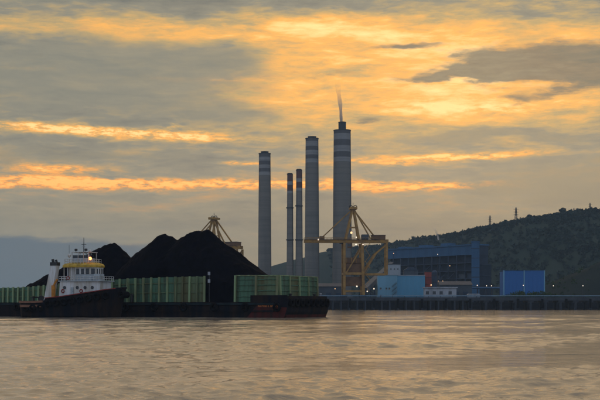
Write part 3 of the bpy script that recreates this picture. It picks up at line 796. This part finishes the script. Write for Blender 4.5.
# pipe rack between the jetty and the power house
def build_pipe_rack():
    D = 1230.0; xa, xb = PX(441, D), PX(500, D); L = xb-xa
    t = thing('pipe_rack', 'low steel pipe rack with three pipes in front of the power house', 'pipe rack', (xa, D, 6))
    for k in range(9):
        x = L*k/8
        for y in (0, 5): MB().beam((x, y, 0), (x, y, 13.5), .6).build('post', 'plant_steel', t)
        MB().beam((x, -.5, 13.2), (x, 5.5, 13.2), .6).build('cross_beam', 'plant_steel', t)
    for j, (y, z, r_, m_) in enumerate(((.6, 14.3, .8, 'plant_blue'), (2.5, 14.1, .6, 'plant_steel'), (4.4, 14.5, 1.0, 'shed_grey'))):
        MB().tube([(-1, y, z), (L*.4, y, z), (L*.42, y, z+2.5), (L*.5, y, z+2.5), (L*.52, y, z), (L+1, y, z)], r_, 10).build('pipe', m_, t)
    for (px, w, h, lab) in ((393, 9, 26, 'left squat steel hopper building in front of the power house'), (411, 7, 33, 'taller slim steel transfer tower behind the pale blue building')):
        D2_ = 1300.0; q = thing('hopper_building', lab, 'building', (PX(px, D2_), D2_, 6))
        MB().box(-w, w, 0, 14, 0, h).build('wall', 'shed_grey', q)
        MB().prism_y([(-w-.6, h+.003), (w+.6, h+.003), (w*.3, h+3.5), (-w*.3, h+3.5)], -.5, 14.5).build('roof', 'plant_steel', q)
        for z in (h*.3, h*.55, h*.8): MB().box(-w-.4, w+.4, -.9, -.003, z, z+.5).build('walkway', 'dark_metal', q)
        for z in (h*.42, h*.68): MB().ball((w*.4, -1.2, z), .42).build('wall_lamp', 'lamp_warm', q)
build_pipe_rack()

# bushes below the blue shed
def bush(px, D, r, label, seed):
    t = thing('bush', label, 'bush', (PX(px, D), D, 6.0), group='bushes along the shore by the blue shed')
    rng = np.random.default_rng(seed); mb = MB()
    for k in range(3): leafy(mb, ((k-1)*r*.8, rng.uniform(-.3,.3), r*.75+rng.uniform(-.2,.3)), r, rng, n=420, flat=.8, leaf=.13)
    mb.build('foliage', 'bush_leaf', t)
    MB().tube([(0,0,-.3),(.1,0,r*.9)], [.2,.1], 6).tube([(0,0,.2),(r*.5,0,r*.9)], [.14,.06], 5).build('stem', 'bark', t)
bush(511, 1062, 5.4, 'leftmost dark green bush in front of the blue shed', 1)
bush(525, 1064, 6.2, 'middle dark green bush in front of the blue shed', 2)
bush(538, 1063, 6.0, 'dark green bush under the right end of the blue shed', 3)
bush(552, 1066, 5.0, 'dark green bush just right of the blue shed', 4)

# street lamps along the shore
def street_lamp(px, y, D, label, m='lamp_white', base=6.0, src=[None]):
    h = PZ(y, D) - base
    t = thing('street_lamp', label, 'street lamp', (PX(px, D), D, base), group='shore lamps')
    MB().tube([(0,0,0), (0,0,h+.6)], [.22, .12], 8).build('pole', 'dark_metal', t)
    MB().beam((0, 0, h+.5), (0, -1.6, h+.75), .16).build('arm', 'dark_metal', t)
    hd = MB().box(-.45, .45, -2.2, -.9, h+.55, h+.85).build('lamp_head', 'dark_metal', t)
    MB().ball((0, -1.6, h+.1), .37).build('bulb', m, hd)
street_lamp(477, 285.5, 1020, 'shore lamp just right of the blue tower foot')
street_lamp(486.3, 286, 1020, 'left one of two lamps close together between tower and blue shed')
street_lamp(491.2, 286, 1022, 'right one of two lamps close together between tower and blue shed')
street_lamp(523, 285.5, 1040, 'lamp glowing in front of the blue shed')
street_lamp(553, 286, 1030, 'lamp standing right of the blue shed')
street_lamp(582.5, 286, 1030, 'rightmost shore lamp below the near slope')
street_lamp(318, 289, 1030, 'shore lamp just above the right end of the barge', 'lamp_warm')
street_lamp(335, 289, 1030, 'shore lamp left of the crane leg, right of the barge bow', 'lamp_warm')
street_lamp(437.5, 254.5, 1420, 'tall lamp mast shining before the power house middle')
street_lamp(393.5, 253.5, 1420, 'tall lamp mast shining at the power house left end', 'lamp_warm')

# ================================================================== COAL BARGE
BA = R(-27); UX, UY = math.cos(BA), math.sin(BA)
BR = Vector((PX(288, 325), 325.0, 0.0))              # near bow corner
def bw(lx, ly): return (BR.x + lx*UX - ly*UY, BR.y + lx*UY + ly*UX)
def b_at(px, ly):                                    # local x where bearing px meets the line y = ly
    lo, hi = -140.0, 30.0
    for _ in range(50):
        m = (lo+hi)/2; X, Y = bw(m, ly)
        if 300+X*F/Y < px: lo = m
        else: hi = m
    return (lo+hi)/2
def bz(lx, ly, py): return PZ(py, bw(lx, ly)[1])
DKZ = 4.0; BL = 99.0; BWD = 24.0
barge = thing('coal_barge', 'long green walled barge loaded with black coal', 'barge', BR, BA)
def build_barge():
    t = barge
    # hull: side profile with raked bow, extruded across
    prof = [(-BL, DKZ), (-BL+1.5, -1.5), (-BL+8, -3), (-9, -3), (-1.6, -1.2), (-.4, 1.5), (0, DKZ+.9), (-2.4, DKZ+.9), (-4.2, DKZ)]
    MB().prism_y(prof, 0, BWD).build('hull', 'hull_dark', t)
    MB().add([(-12.5, -.05, -.6), (-1.18, -.05, -.4), (-.25, -.05, 2.6), (-9, -.05, 3.1)], [(0,1,2,3)]).build('red_bottom_paint', 'hull_red', t)
    MB().add([(-1.1,.2,-.8), (-1.1,BWD-.2,-.8), (.04-.3,BWD-.2,2.7), (.04-.3,.2,2.7)], [(0,1,2,3)]).build('red_bow_paint', 'hull_red', t)
    MB().box(-BL, -4, -.35, .02, DKZ-.75, DKZ-.2).build('rubbing_strake', 'hull_teal', t)
    MB().box(-BL, -4, -.3, .02, 1.5, 1.9).build('rubbing_strake', 'hull_dark', t)
    # bow bulwark
    MB().box(-1.4, -.5, .3, BWD-.3, DKZ+.902, DKZ+1.6).build('bow_bulwark', 'hull_dark', t)
    MB().box(-11, -.5, .15, .5, DKZ+.0, DKZ+1.75).build('bow_bulwark', 'hull_dark', t)
    ty = MB().torus((0,0,0), .85, .38, 'x', 14, 7).mesh('tyre_fender', 'rubber')
    for k in range(8): place('tyre_fender', ty, t, (.25, 1.6+k*2.95, DKZ-.2))
    ty2 = MB().torus((0,0,0), .85, .38, 'y', 14, 7).mesh('tyre_fender', 'rubber')
    for k in range(10): place('tyre_fender', ty2, t, (-3-k*9.3, -.42, DKZ-1.3))
    for k in range(4): # bollards and a towing bitt
        MB().lathe([(.35,DKZ+.9 if k < 2 else DKZ), (.35, DKZ+1.9), (.5,DKZ+1.95), (.5,DKZ+2.15), (0.1,DKZ+2.2)], 12).build('bollard', 'dark_metal', t, loc=((-1.9, 5+k*14, 0) if k < 2 else (-20-k*14, .6, 0)))
    MB().lathe([(.28,0),(.28,.5),(.4,.55),(.4,.8),(.1,.9)], 10).build('navigation_lamp', 'white_wall', t, loc=(-1.6, BWD-2.2, DKZ+1.6))
    # lettering on the hull near the bow: worn orange characters
    lx = b_at(258, 0); 
    chars = [.9,.5,1.1,.8,.6,1.2,.9,.7,1.1]
    x = lx; mb = MB()
    for i, w in enumerate(chars):
        w *= .62; zb, zt = DKZ-1.25, DKZ-.82
        mb.box(x, x+.16, -.075, -.01, zb, zt); 
        if i % 3 != 1: mb.box(x+w-.2, x+w-.04, -.075, -.01, zb, zt)
        if i % 2 == 0: mb.box(x+.16, x+w-.2, -.07, -.01, zt-.14, zt)
        if i % 3 != 2: mb.box(x+.16, x+w-.2, -.07, -.01, (zb+zt)/2-.07, (zb+zt)/2+.07)
        x += w+.12
    mb.build('lettering', 'letter_orange', t)
    # ---- side walls
    def top_at(lx):
        X, Y = bw(lx, 1.0); px = 300+X*F/Y
        pts = [(-40, 289.0), (0, 288), (30, 287), (70, 283), (113, 279.6), (150, 277.9), (205, 276.4), (240, 275.9), (330, 275.9)]
        for (a, b), (c, d) in zip(pts, pts[1:]):
            if a <= px <= c: py = b+(d-b)*(px-a)/(c-a); break
        else: py = 276 if px > 0 else 289
        return PZ(py, Y)
    WY = 1.0
    def panel_run(xa, xb, n, style, y=WY, face=-1):
        w = (xb-xa)/n
        rng = np.random.default_rng(int(abs(xa)*10)+n)
        for k in range(n):
            a, b = xa+k*w, xa+(k+1)*w; za, zb = top_at(a), top_at(b); bot = DKZ+.004
            if face < 0 and style == 'long': pass
            off = rng.uniform(-.08, .08); za += rng.uniform(-.14, .06); zb += rng.uniform(-.14, .06)
            y0, y1 = y+off, y+.28+off
            p = MB().add([(a+.03,y0,bot),(b-.03,y0,bot),(b-.03,y1,bot),(a+.03,y1,bot),(a+.03,y0,za),(b-.03,y0,zb),(b-.03,y1,zb),(a+.03,y1,za)],
                [(0,3,2,1),(4,5,6,7),(0,1,5,4),(1,2,6,5),(2,3,7,6),(3,0,4,7)]).build('side_panel', style_m(style, rng), t)
            if face < 0:
                nst = 4 if style == 'long' else 2
                for j in range(1, nst+1):
                    f = j/(nst+.6); 
                    MB().add([(a+.25,y0-.22,bot+(za-bot)*f-.1),(b-.25,y0-.22,bot+(zb-bot)*f-.1),(b-.25,y0,bot+(zb-bot)*f-.1),(a+.25,y0,bot+(za-bot)*f-.1),
                              (a+.25,y0-.22,bot+(za-bot)*f+.1),(b-.25,y0-.22,bot+(zb-bot)*f+.1),(b-.25,y0,bot+(zb-bot)*f+.1),(a+.25,y0,bot+(za-bot)*f+.1)],
                             [(0,3,2,1),(4,5,6,7),(0,1,5,4),(1,2,6,5),(2,3,7,6),(3,0,4,7)]).build('stringer', 'green_steel' if style == 'long' else 'rust_green', p)
        for k in range(n+1):
            a = xa+k*w; z = top_at(a)
            if face < 0:
                rm = 'green_rib' if style != 'rusty' else ('rust_green' if k % 2 else 'green_rib')
                bend = rng.uniform(-.12, .12)
                MB().beam((a+bend, y-.34, DKZ+.005), (a, y-.3, z+.12), .42 if style != 'long' else .6, .5).build('rib', rm, t)
    def style_m(st, rng): 
        if st == 'rusty': return 'rust_green'
        return 'green_steel' if rng.random() < .85 else 'rust_green'
    xg0, xg1 = b_at(205, WY), b_at(236, WY)
    xr = b_at(176, WY); xm = b_at(60, WY)
    panel_run(xg1, -3.4, 2, 'long')
    panel_run(xg1-.0, xg1, 1, 'long') if False else None
    panel_run(xr, xg0, 4, 'rusty')
    nmid = max(4, int(round((xr-xm)/2.55)))
    panel_run(xm, xr, nmid, 'mid')
    panel_run(-BL+3, xm, max(4, int(round((xm+BL-3)/1.75))), 'mid')
    # top rail along the long panels
    MB().beam((xg1, WY+.1, top_at(xg1)+.12), (-3.4, WY+.1, top_at(-3.4)+.12), .5, .22).build('top_rail', 'green_rib', t)
    # bow end wall and stern wall and far wall
    zt = top_at(-3.4)
    for k in range(4):
        ya = 1.3+k*(BWD-2.6)/4; yb = ya+(BWD-2.6)/4
        p = MB().box(-3.4, -3.1, ya+.03, yb-.03, DKZ+.004, zt).build('end_panel', 'green_steel' if k != 1 else 'rust_green', t)
        for j in range(1, 5): MB().box(-3.1, -2.88, ya+.2, yb-.2, DKZ+(zt-DKZ)*j/4.6-.1, DKZ+(zt-DKZ)*j/4.6+.1).build('stringer', 'green_steel', p)
    for k in range(5):
        ya = 1.3+k*(BWD-2.6)/4; MB().beam((-2.85, ya, DKZ+.9), (-3.0, ya, zt+.12), .5, .5).build('rib', 'green_rib', t)
    MB().beam((-3.2, 1.1, zt+.12), (-3.2, BWD-1.1, zt+.12), .5, .22).build('top_rail', 'green_rib', t)
    MB().box(-BL+2.7, -BL+2.99, 1.3, BWD-1.3, DKZ+.004, top_at(-BL+3)).build('stern_panel', 'green_steel', t)
    nf = 20
    for k in range(nf):
        a = -BL+3+k*(BL-6.4)/nf; b = a+(BL-6.4)/nf
        MB().box(a+.03, b-.03, BWD-1.3, BWD-1.0, DKZ+.004, min(top_at(a), top_at(b))-.05).build('side_panel', 'green_steel', t)
    # posts with pale marks at the opening
    for q in (b_at(209.5, .6),):
        MB().beam((q, .55, DKZ), (q, .55, bz(q, .55, 272)), .22).build('marker_post', 'dark_metal', t)
        for py in (273.5, 281): z = bz(q, .55, py); MB().box(q-.35, q+.35, .3, .42, z-.45, z+.45).build('marker_plate', 'white_wall', t)
    # sacks/tarpaulin heap on the side deck under the opening, ladder
    lad = MB(); q = b_at(128, .2)
    for s_ in (-.3, .3): lad.beam((q+s_, .3, 1.0), (q+s_, .3, top_at(q)), .1)
    for k in range(18): lad.beam((q-.3, .3, 1.4+k*.45), (q+.3, .3, 1.4+k*.45), .07)
    lad.build('ladder', 'green_rib', t)
build_barge()

def coal_heap(px, py, sl, sr, w, label, seed, flat=0.0, rtop=3.0):
    """heap with its summit at bearing px; sl, sr are slopes to stern and bow"""
    yc = 12.0; lx = b_at(px, yc); zp = bz(lx, yc, py)
    t_l = -BL+3.2; n, m = 190, 70; vs = []; fs = []
    xa, xb = max(t_l, lx-(zp-4.2)/sl-1), min(-3.6, lx+(zp-4.2)/sr+1)
    for a in range(n+1):
        x = xa+(xb-xa)*a/n
        for b in range(m+1):
            y = 1.45+(BWD-2.9)*b/m
            dx = x-lx; sx = sl if dx < 0 else sr
            cross = 1.2
            dx = math.copysign(max(0.0, abs(dx)-flat), dx)
            d = math.sqrt((sx*dx)**2 + (cross*(y-yc))**2 + rtop**2) - rtop
            z = zp - d
            z += mnoise.fractal(Vector((x*.22, y*.22, seed)), 1.0, 2.0, 6)*.75 + mnoise.noise(Vector((x*.9, y*.9, seed)))*.22 + abs(mnoise.noise(Vector((x*2.3, y*2.3, seed))))*.3
            z = min(z, 9.0 + 1.9*min(y-1.45, BWD-1.45-y))
            if b in (0, m): z = DKZ+.02
            vs.append((x, y, max(DKZ+.02, z)))
    for a in range(n):
        for b in range(m): i = a*(m+1)+b; fs.append((i, i+m+1, i+m+2, i+1))
    o = MB().add(vs, fs).build('coal_heap', 'coal', None, BR, BA, smooth=True)
    return tag(o, label, 'coal heap', 'coal heaps on the barge')
coal_heap(113, 243, .43, .80, 1, 'leftmost pointed coal heap rising behind the tugboat wheelhouse', 1, rtop=.5)
coal_heap(164.5, 232.8, .78, .80, 1, 'middle coal heap with rounded summit on the barge', 2, rtop=.9)
coal_heap(199, 232, .72, .70, 1, 'rightmost and broadest coal heap sloping down to the green bow wall', 3, flat=2.0, rtop=1.0)

# ================================================================== TUGBOAT
TA = R(-20); TD = 338.0
tug = thing('tugboat', 'dark hulled tugboat with white superstructure alongside the barge', 'tugboat', (PX(79, TD), TD, 0), TA)
def build_tug():
    t = tug
    # hull by stations: x, half beam at deck, half beam at water, sheer height
    st = [(-16.2, 3.0, 2.4, 4.0), (-15.2, 4.0, 3.3, 3.95), (-11, 4.7, 4.2, 3.95), (-8.0, 4.8, 4.5, 4.1), (-7.4, 4.8, 4.5, 5.0), (-3, 4.9, 4.6, 5.35),
          (2, 4.9, 4.5, 6.0), (7, 4.6, 3.9, 6.7), (10.2, 3.9, 2.7, 7.2), (12.2, 2.6, 1.2, 7.45), (13.3, 1.2, .35, 7.6), (13.7, .3, .05, 7.65)]
    vs = []; fs = []; nr = 5
    for x, bd, bwl, zs in st:
        rk = .06 * max(0, x-6)
        lev = [(-2.0, bwl*.7), (0.4, bwl), (zs*.55, (bd+bwl)/2*1.01), (zs-.9, bd), (zs, bd*.985)]
        row = [(x - (rk*(1-z/zs))*3.0, -b, z) for z, b in lev] + [(x - (rk*(1-z/zs))*3.0, b, z) for z, b in reversed(lev)]
        vs += row
    n = nr*2
    for k in range(len(st)-1):
        for i in range(n-1): fs.append((k*n+i, (k+1)*n+i, (k+1)*n+i+1, k*n+i+1))
    fs.append(tuple(range(n))); fs.append(tuple((len(st)-1)*n+i for i in range(n-1, -1, -1)))
    for k in range(len(st)-1): fs.append((k*n+n-1, (k+1)*n+n-1, (k+1)*n, k*n))
    MB().add(vs, fs).build('hull', 'hull_dark', t)
    # deck (set below the bulwark rail), rail caps
    MB().prism([(-14.6,-2.7),(-8,-4.5),(-8,4.5),(-14.6,2.7)], 4.102, 4.11).build('aft_deck', 'hull_dark', t)
    def rail(i0, i1, name, m, ex=.06, h=.34, side=(-1, 1)):
        for s in side:
            r_ = MB()
            for (a, b) in zip(st[i0:i1], st[i0+1:i1+1]): r_.beam((a[0], s*(a[1]+ex), a[3]+.1), (b[0], s*(b[1]+ex), b[3]+.1), .4, h)
            r_.build(name, m, t)
    rail(0, 3, 'stern_rail', 'brown_paint', .08, .5)
    rail(4, 9, 'rail_cap', 'red_paint', .05, .22)
    rail(9, 11, 'rail_cap', 'hull_dark', .05, .3)
    MB().beam((-16.25, -3.0, 4.1), (-16.25, 3.0, 4.1), .45, .5).build('stern_rail', 'brown_paint', t)
    MB().box(-14.9, -8.2, -4.95, -4.72, 2.7, 3.3).build('fender_strip', 'brown_paint', t)
    ty = MB().torus((0,0,0), .75, .34, 'y', 14, 7).mesh('tyre_fender', 'rubber')
    for k in range(11):
        x = -13.4+k*2.35; b = np.interp(x, [s[0] for s in st], [s[1] for s in st]); z = np.interp(x, [s[0] for s in st], [s[3] for s in st])
        place('tyre_fender', ty, t, (x, -b-.2, z-1.5), math.atan2(-(np.interp(x+.4, [s[0] for s in st], [s[1] for s in st])-b), .4))
    mb = MB()
    for k in range(9):
        a = -1.2+2.4*k/8; mb.torus((12.9+.9*math.cos(a), 1.1*math.sin(a)*1.4, 5.9), .62, .32, 'y', 10, 6)
    mb.build('bow_fender', 'rubber', t)
    # deckhouse
    MB().add([(-4.6,-3.6,4.2),(10.0,-3.1,5.4),(10.0,3.1,5.4),(-4.6,3.6,4.2),(-4.1,-3.6,9.4),(10.2,-3.1,9.4),(10.2,3.1,9.4),(-4.1,3.6,9.4)],
        [(0,3,2,1),(4,5,6,7),(0,1,5,4),(1,2,6,5),(2,3,7,6),(3,0,4,7)]).build('deckhouse', 'tug_white', t)
    MB().box(-4.6, 10.9, -3.9, 3.9, 9.402, 9.62).build('deck_slab', 'tug_grey', t)
    port = MB().tube([(0,-.12,0),(0,.05,0)], .33, 14).mesh('porthole', 'glass')
    rim = MB().torus((0,-.1,0), .36, .07, 'y', 14, 6).mesh('rim', 'dark_metal')
    for x in (-2.4, 2.2, 5.0, 7.6):
        y = -3.6+(x+4.6)/14.6*.5-.02; o = place('porthole', port, t, (x, y, 7.8)); place('rim', rim, o)
    d = MB().box(-.1, .85, -3.62, -3.4, 5.7, 7.9).build('door', 'tug_grey', t); MB().ball((.7, -3.66, 6.8), .08).build('handle', 'dark_metal', d)
    # wheelhouse: open wing left, glazed house right
    MB().prism([(1.2,-3.0),(6.6,-3.0),(8.0,-1.9),(8.0,1.9),(6.6,3.0),(1.2,3.0)], 9.622, 11.25).build('wheelhouse_wall', 'tug_grey', t)
    MB().prism([(1.3,-2.9),(6.55,-2.9),(7.9,-1.85),(7.9,1.85),(6.55,2.9),(1.3,2.9)], 11.251, 12.75).build('wheelhouse_core', 'dark_metal', t)
    for (a, b) in [((1.25,-2.98),(6.6,-2.98)), ((6.62,-2.98),(8.0,-1.88)), ((8.0,-1.86),(8.0,1.86))]:
        a, b = Vector(a), Vector(b); n_ = 3 if (b-a).length > 2.5 else 1; dd = (b-a)/n_; nrm = Vector((dd.y, -dd.x)).normalized()
        for k in range(n_):
            p, q = a+dd*k+dd.normalized()*.16, a+dd*(k+1)-dd.normalized()*.16
            o = MB().add([(p.x+nrm.x*.03,p.y+nrm.y*.03,11.35),(q.x+nrm.x*.03,q.y+nrm.y*.03,11.35),(q.x+nrm.x*.03,q.y+nrm.y*.03,12.65),(p.x+nrm.x*.03,p.y+nrm.y*.03,12.65)], [(0,1,2,3)]).build('window', 'glass', t)
            for e in (p, q): MB().beam((e.x+nrm.x*.02, e.y+nrm.y*.02, 11.26), (e.x+nrm.x*.02, e.y+nrm.y*.02, 12.74), .22).build('mullion', 'tug_white', o)
    MB().prism([(1.1,-3.1),(6.7,-3.1),(8.1,-2.0),(8.1,2.0),(6.7,3.1),(1.1,3.1)], 12.752, 13.1).build('wheelhouse_head', 'tug_white', t)
    # yellow visor roof, domed
    def off(e, z): return [(x, y, z) for x, y in [(-2.6-e,-3.2-e),(6.5+e,-3.2-e),(7.9+e,-2.0-e*.5),(7.9+e,2.0+e*.5),(6.5+e,3.2+e),(-2.6-e,3.2+e)]]
    rings = [off(.45, 13.101), off(.5, 13.55), off(.1, 14.0), off(-1.2, 14.35)]
    vs = [v for r_ in rings for v in r_]; fs = [tuple(range(5,-1,-1)), tuple(range(18,24))]
    for k in range(3):
        for i in range(6): fs.append((k*6+i, k*6+(i+1)%6, (k+1)*6+(i+1)%6, (k+1)*6+i))
    MB().add(vs, fs).build('visor_roof', 'yellow_paint', t)
    for x in (-2.9, -1.5, 0.0):
        for y in (-3.1, 3.1): MB().beam((x, y, 9.62), (x, y, 13.1), .2).build('post', 'tug_white', t)
    MB().prism([(-2.0,-1.8),(1.1,-1.8),(1.1,1.8),(-2.0,1.8)], 9.622, 13.1).build('chart_room', 'tug_white', t)
    def railing(pts, z, h=1.1, name='railing'):
        r_ = MB()
        for a, b in zip(pts, pts[1:]):
            a, b = Vector(a), Vector(b); L = (b-a).length; k = max(1, int(L/1.1))
            for q in (.5, 1.0): r_.beam((*a, z+h*q), (*b, z+h*q), .09)
            for i in range(k+1): p = a.lerp(b, i/k); r_.beam((*p, z), (*p, z+h), .09)
        r_.build(name, 'tug_white', t)
    railing([(-4.4,3.7),(-4.4,-3.75),(10.7,-3.75),(10.7,3.7)], 9.62)
    MB().box(8.4, 10.6, -3.6, -1.2, 9.622, 11.3).build('deck_locker', 'tug_grey', t)
    railing([(-2.6,3.0),(-2.6,-3.1),(6.6,-3.1),(6.6,3.0)], 14.0, 1.3)
    railing([(-2.6,3.0),(6.6,3.0)], 14.0, 1.3)
    # top bridge: house, instruments, canopy frame, mast
    MB().prism([(-.6,-2.0),(4.6,-2.0),(5.4,-1.2),(5.4,1.2),(4.6,2.0),(-.6,2.0)], 14.36, 15.5).build('top_house', 'tug_grey', t)
    MB().box(-.9, 5.7, -2.3, 2.3, 17.0, 17.18).build('canopy', 'tug_white', t)
    for x in (-.7, 1.6, 3.6, 5.4):
        for y in (-2.1, 2.1): MB().beam((x, y, 14.3), (x, y, 17.0), .16).build('canopy_post', 'tug_white', t)
    o = MB().prism([(-.55,-1.9),(4.5,-1.9),(5.3,-1.1),(5.3,1.1),(4.5,1.9),(-.55,1.9)], 15.51, 16.3).build('top_windows', 'glass', t)
    MB().tube([(2.2,0,17.18),(2.2,0,21.0)], [.16,.07], 8).build('mast', 'dark_metal', t)
    MB().beam((1.3,0,19.2),(3.1,0,19.2), .1).build('mast_yard', 'dark_metal', t)
    MB().beam((2.2,-.9,18.6),(2.2,.9,18.6), .12).build('radar_bar', 'white_wall', t)
    MB().tube([(-2.2,-1.5,14.3),(-2.2,-1.5,19.0)], .05, 6).build('antenna', 'dark_metal', t)
    for (x, y, z, r_) in ((6.0,-2.2,17.0,.42), (-1.8,-2.0,15.9,.5)):
        MB().tube([(x,y,14.2),(x,y,z)], .07, 6).ball((x,y,z+.3), r_, 10, 8).build('antenna_dome', 'tug_white', t)
    for (x, z) in ((0.6, 17.5), (4.3, 17.5)):
        s_ = MB().tube([(x,-1.9,17.18),(x,-1.9,z)], .08, 6).tube([(x-.3,-1.9,z+.2),(x+.4,-1.9,z+.2)], .32, 10).build('searchlight', 'dark_metal', t)
    MB().tube([(4.8,-2.45,14.9),(4.8,-2.45,15.1)], .16, 8).build('lamp_bracket', 'dark_metal', t)
    MB().ball((4.8,-2.6,15.35), .42, 12, 8).build('deck_lamp', 'lamp_orange', t)
    ring = MB().torus((0,0,0), .42, .12, 'y', 14, 7).mesh('life_ring', 'red_paint')
    for (x, y, z) in ((-.9,-3.86,10.3), (-3.0,-3.7,6.9), (3.6,-3.42,6.9)): place('life_ring', ring, t, (x, y, z))
    # raked funnel
    f = MB(); f.add([(-8.7,-3.4,4.1),(-6.5,-3.4,4.1),(-6.5,-1.4,4.1),(-8.7,-1.4,4.1),(-6.7,-3.2,13.6),(-4.9,-3.2,13.6),(-4.9,-1.6,13.6),(-6.7,-1.6,13.6)],
        [(0,3,2,1),(4,5,6,7),(0,1,5,4),(1,2,6,5),(2,3,7,6),(3,0,4,7)])
    fo = f.build('funnel', 'tug_white', t)
    MB().box(-6.8, -4.8, -3.3, -1.5, 13.602, 14.5).build('funnel_cap', 'dark_metal', fo)
    MB().tube([(-6.3,-2.4,14.5),(-6.5,-2.4,15.3)], .38, 10).tube([(-5.3,-2.4,14.5),(-5.5,-2.4,15.1)], .32, 10).build('exhaust_pipe', 'dark_metal', fo)
    # orange deck crane post with jib and winch on the aft deck
    MB().tube([(-5.4,-3.9,4.9),(-5.4,-3.9,8.4)], .55, 10).build('crane_post', 'orange_paint', t)
    MB().beam((-5.4,-3.9,8.2),(-4.2,-3.9,10.0), .4).build('crane_jib', 'orange_paint', t)
    MB().tube([(-10.5,-1.6,4.9),(-10.5,1.6,4.9)], .7, 14).torus((-10.5,-1.6,4.9), .8, .16, 'y').torus((-10.5,1.6,4.9), .8, .16, 'y').build('winch', 'dark_metal', t)
    MB().beam((-12.6,-2,4.1),(-12.6,-2,5.6), .35).beam((-12.6,2,4.1),(-12.6,2,5.6), .35).beam((-12.6,-2.4,5.3),(-12.6,2.4,5.3), .35).build('towing_bitt', 'dark_metal', t)
build_tug()
HOUSE = ('deckhouse', 'deck_slab', 'door', 'wheelhouse', 'window', 'visor_roof', 'post', 'chart_room', 'railing', 'deck_locker', 'top_house', 'canopy', 'top_windows', 'mast', 'radar_bar', 'antenna', 'searchlight')
for o in list(tug.children):                          # the house is shorter than the hull plan: draw it in lengthwise
    if o.name.startswith(('porthole', 'life_ring')): o.location.x = -1.6 + (o.location.x + 1.6) * .8
    elif o.name.startswith(HOUSE):
        for q in [o] + list(o.children):
            for vtx in q.data.vertices: vtx.co.x = -1.6 + (vtx.co.x + 1.6) * .8

# ================================================================== HAZE
hz = MB().box(-5600, 5600, -450, 6700, -4.5, 372).build('haze', None); hz['kind'] = 'stuff'; hz['label'] = 'thin bluish evening haze over the water'; hz['category'] = 'haze'
m = bpy.data.materials.new('haze_air'); m.use_nodes = True; nt = m.node_tree; nt.nodes.clear()
out = nt.nodes.new('ShaderNodeOutputMaterial'); v = nt.nodes.new('ShaderNodeVolumePrincipled')
v.inputs['Color'].default_value = (0.52, 0.74, 1.0, 1); v.inputs['Density'].default_value = 0.000065; v.inputs['Anisotropy'].default_value = 0.1
nt.links.new(v.outputs[0], out.inputs['Volume']); hz.data.materials.append(m)
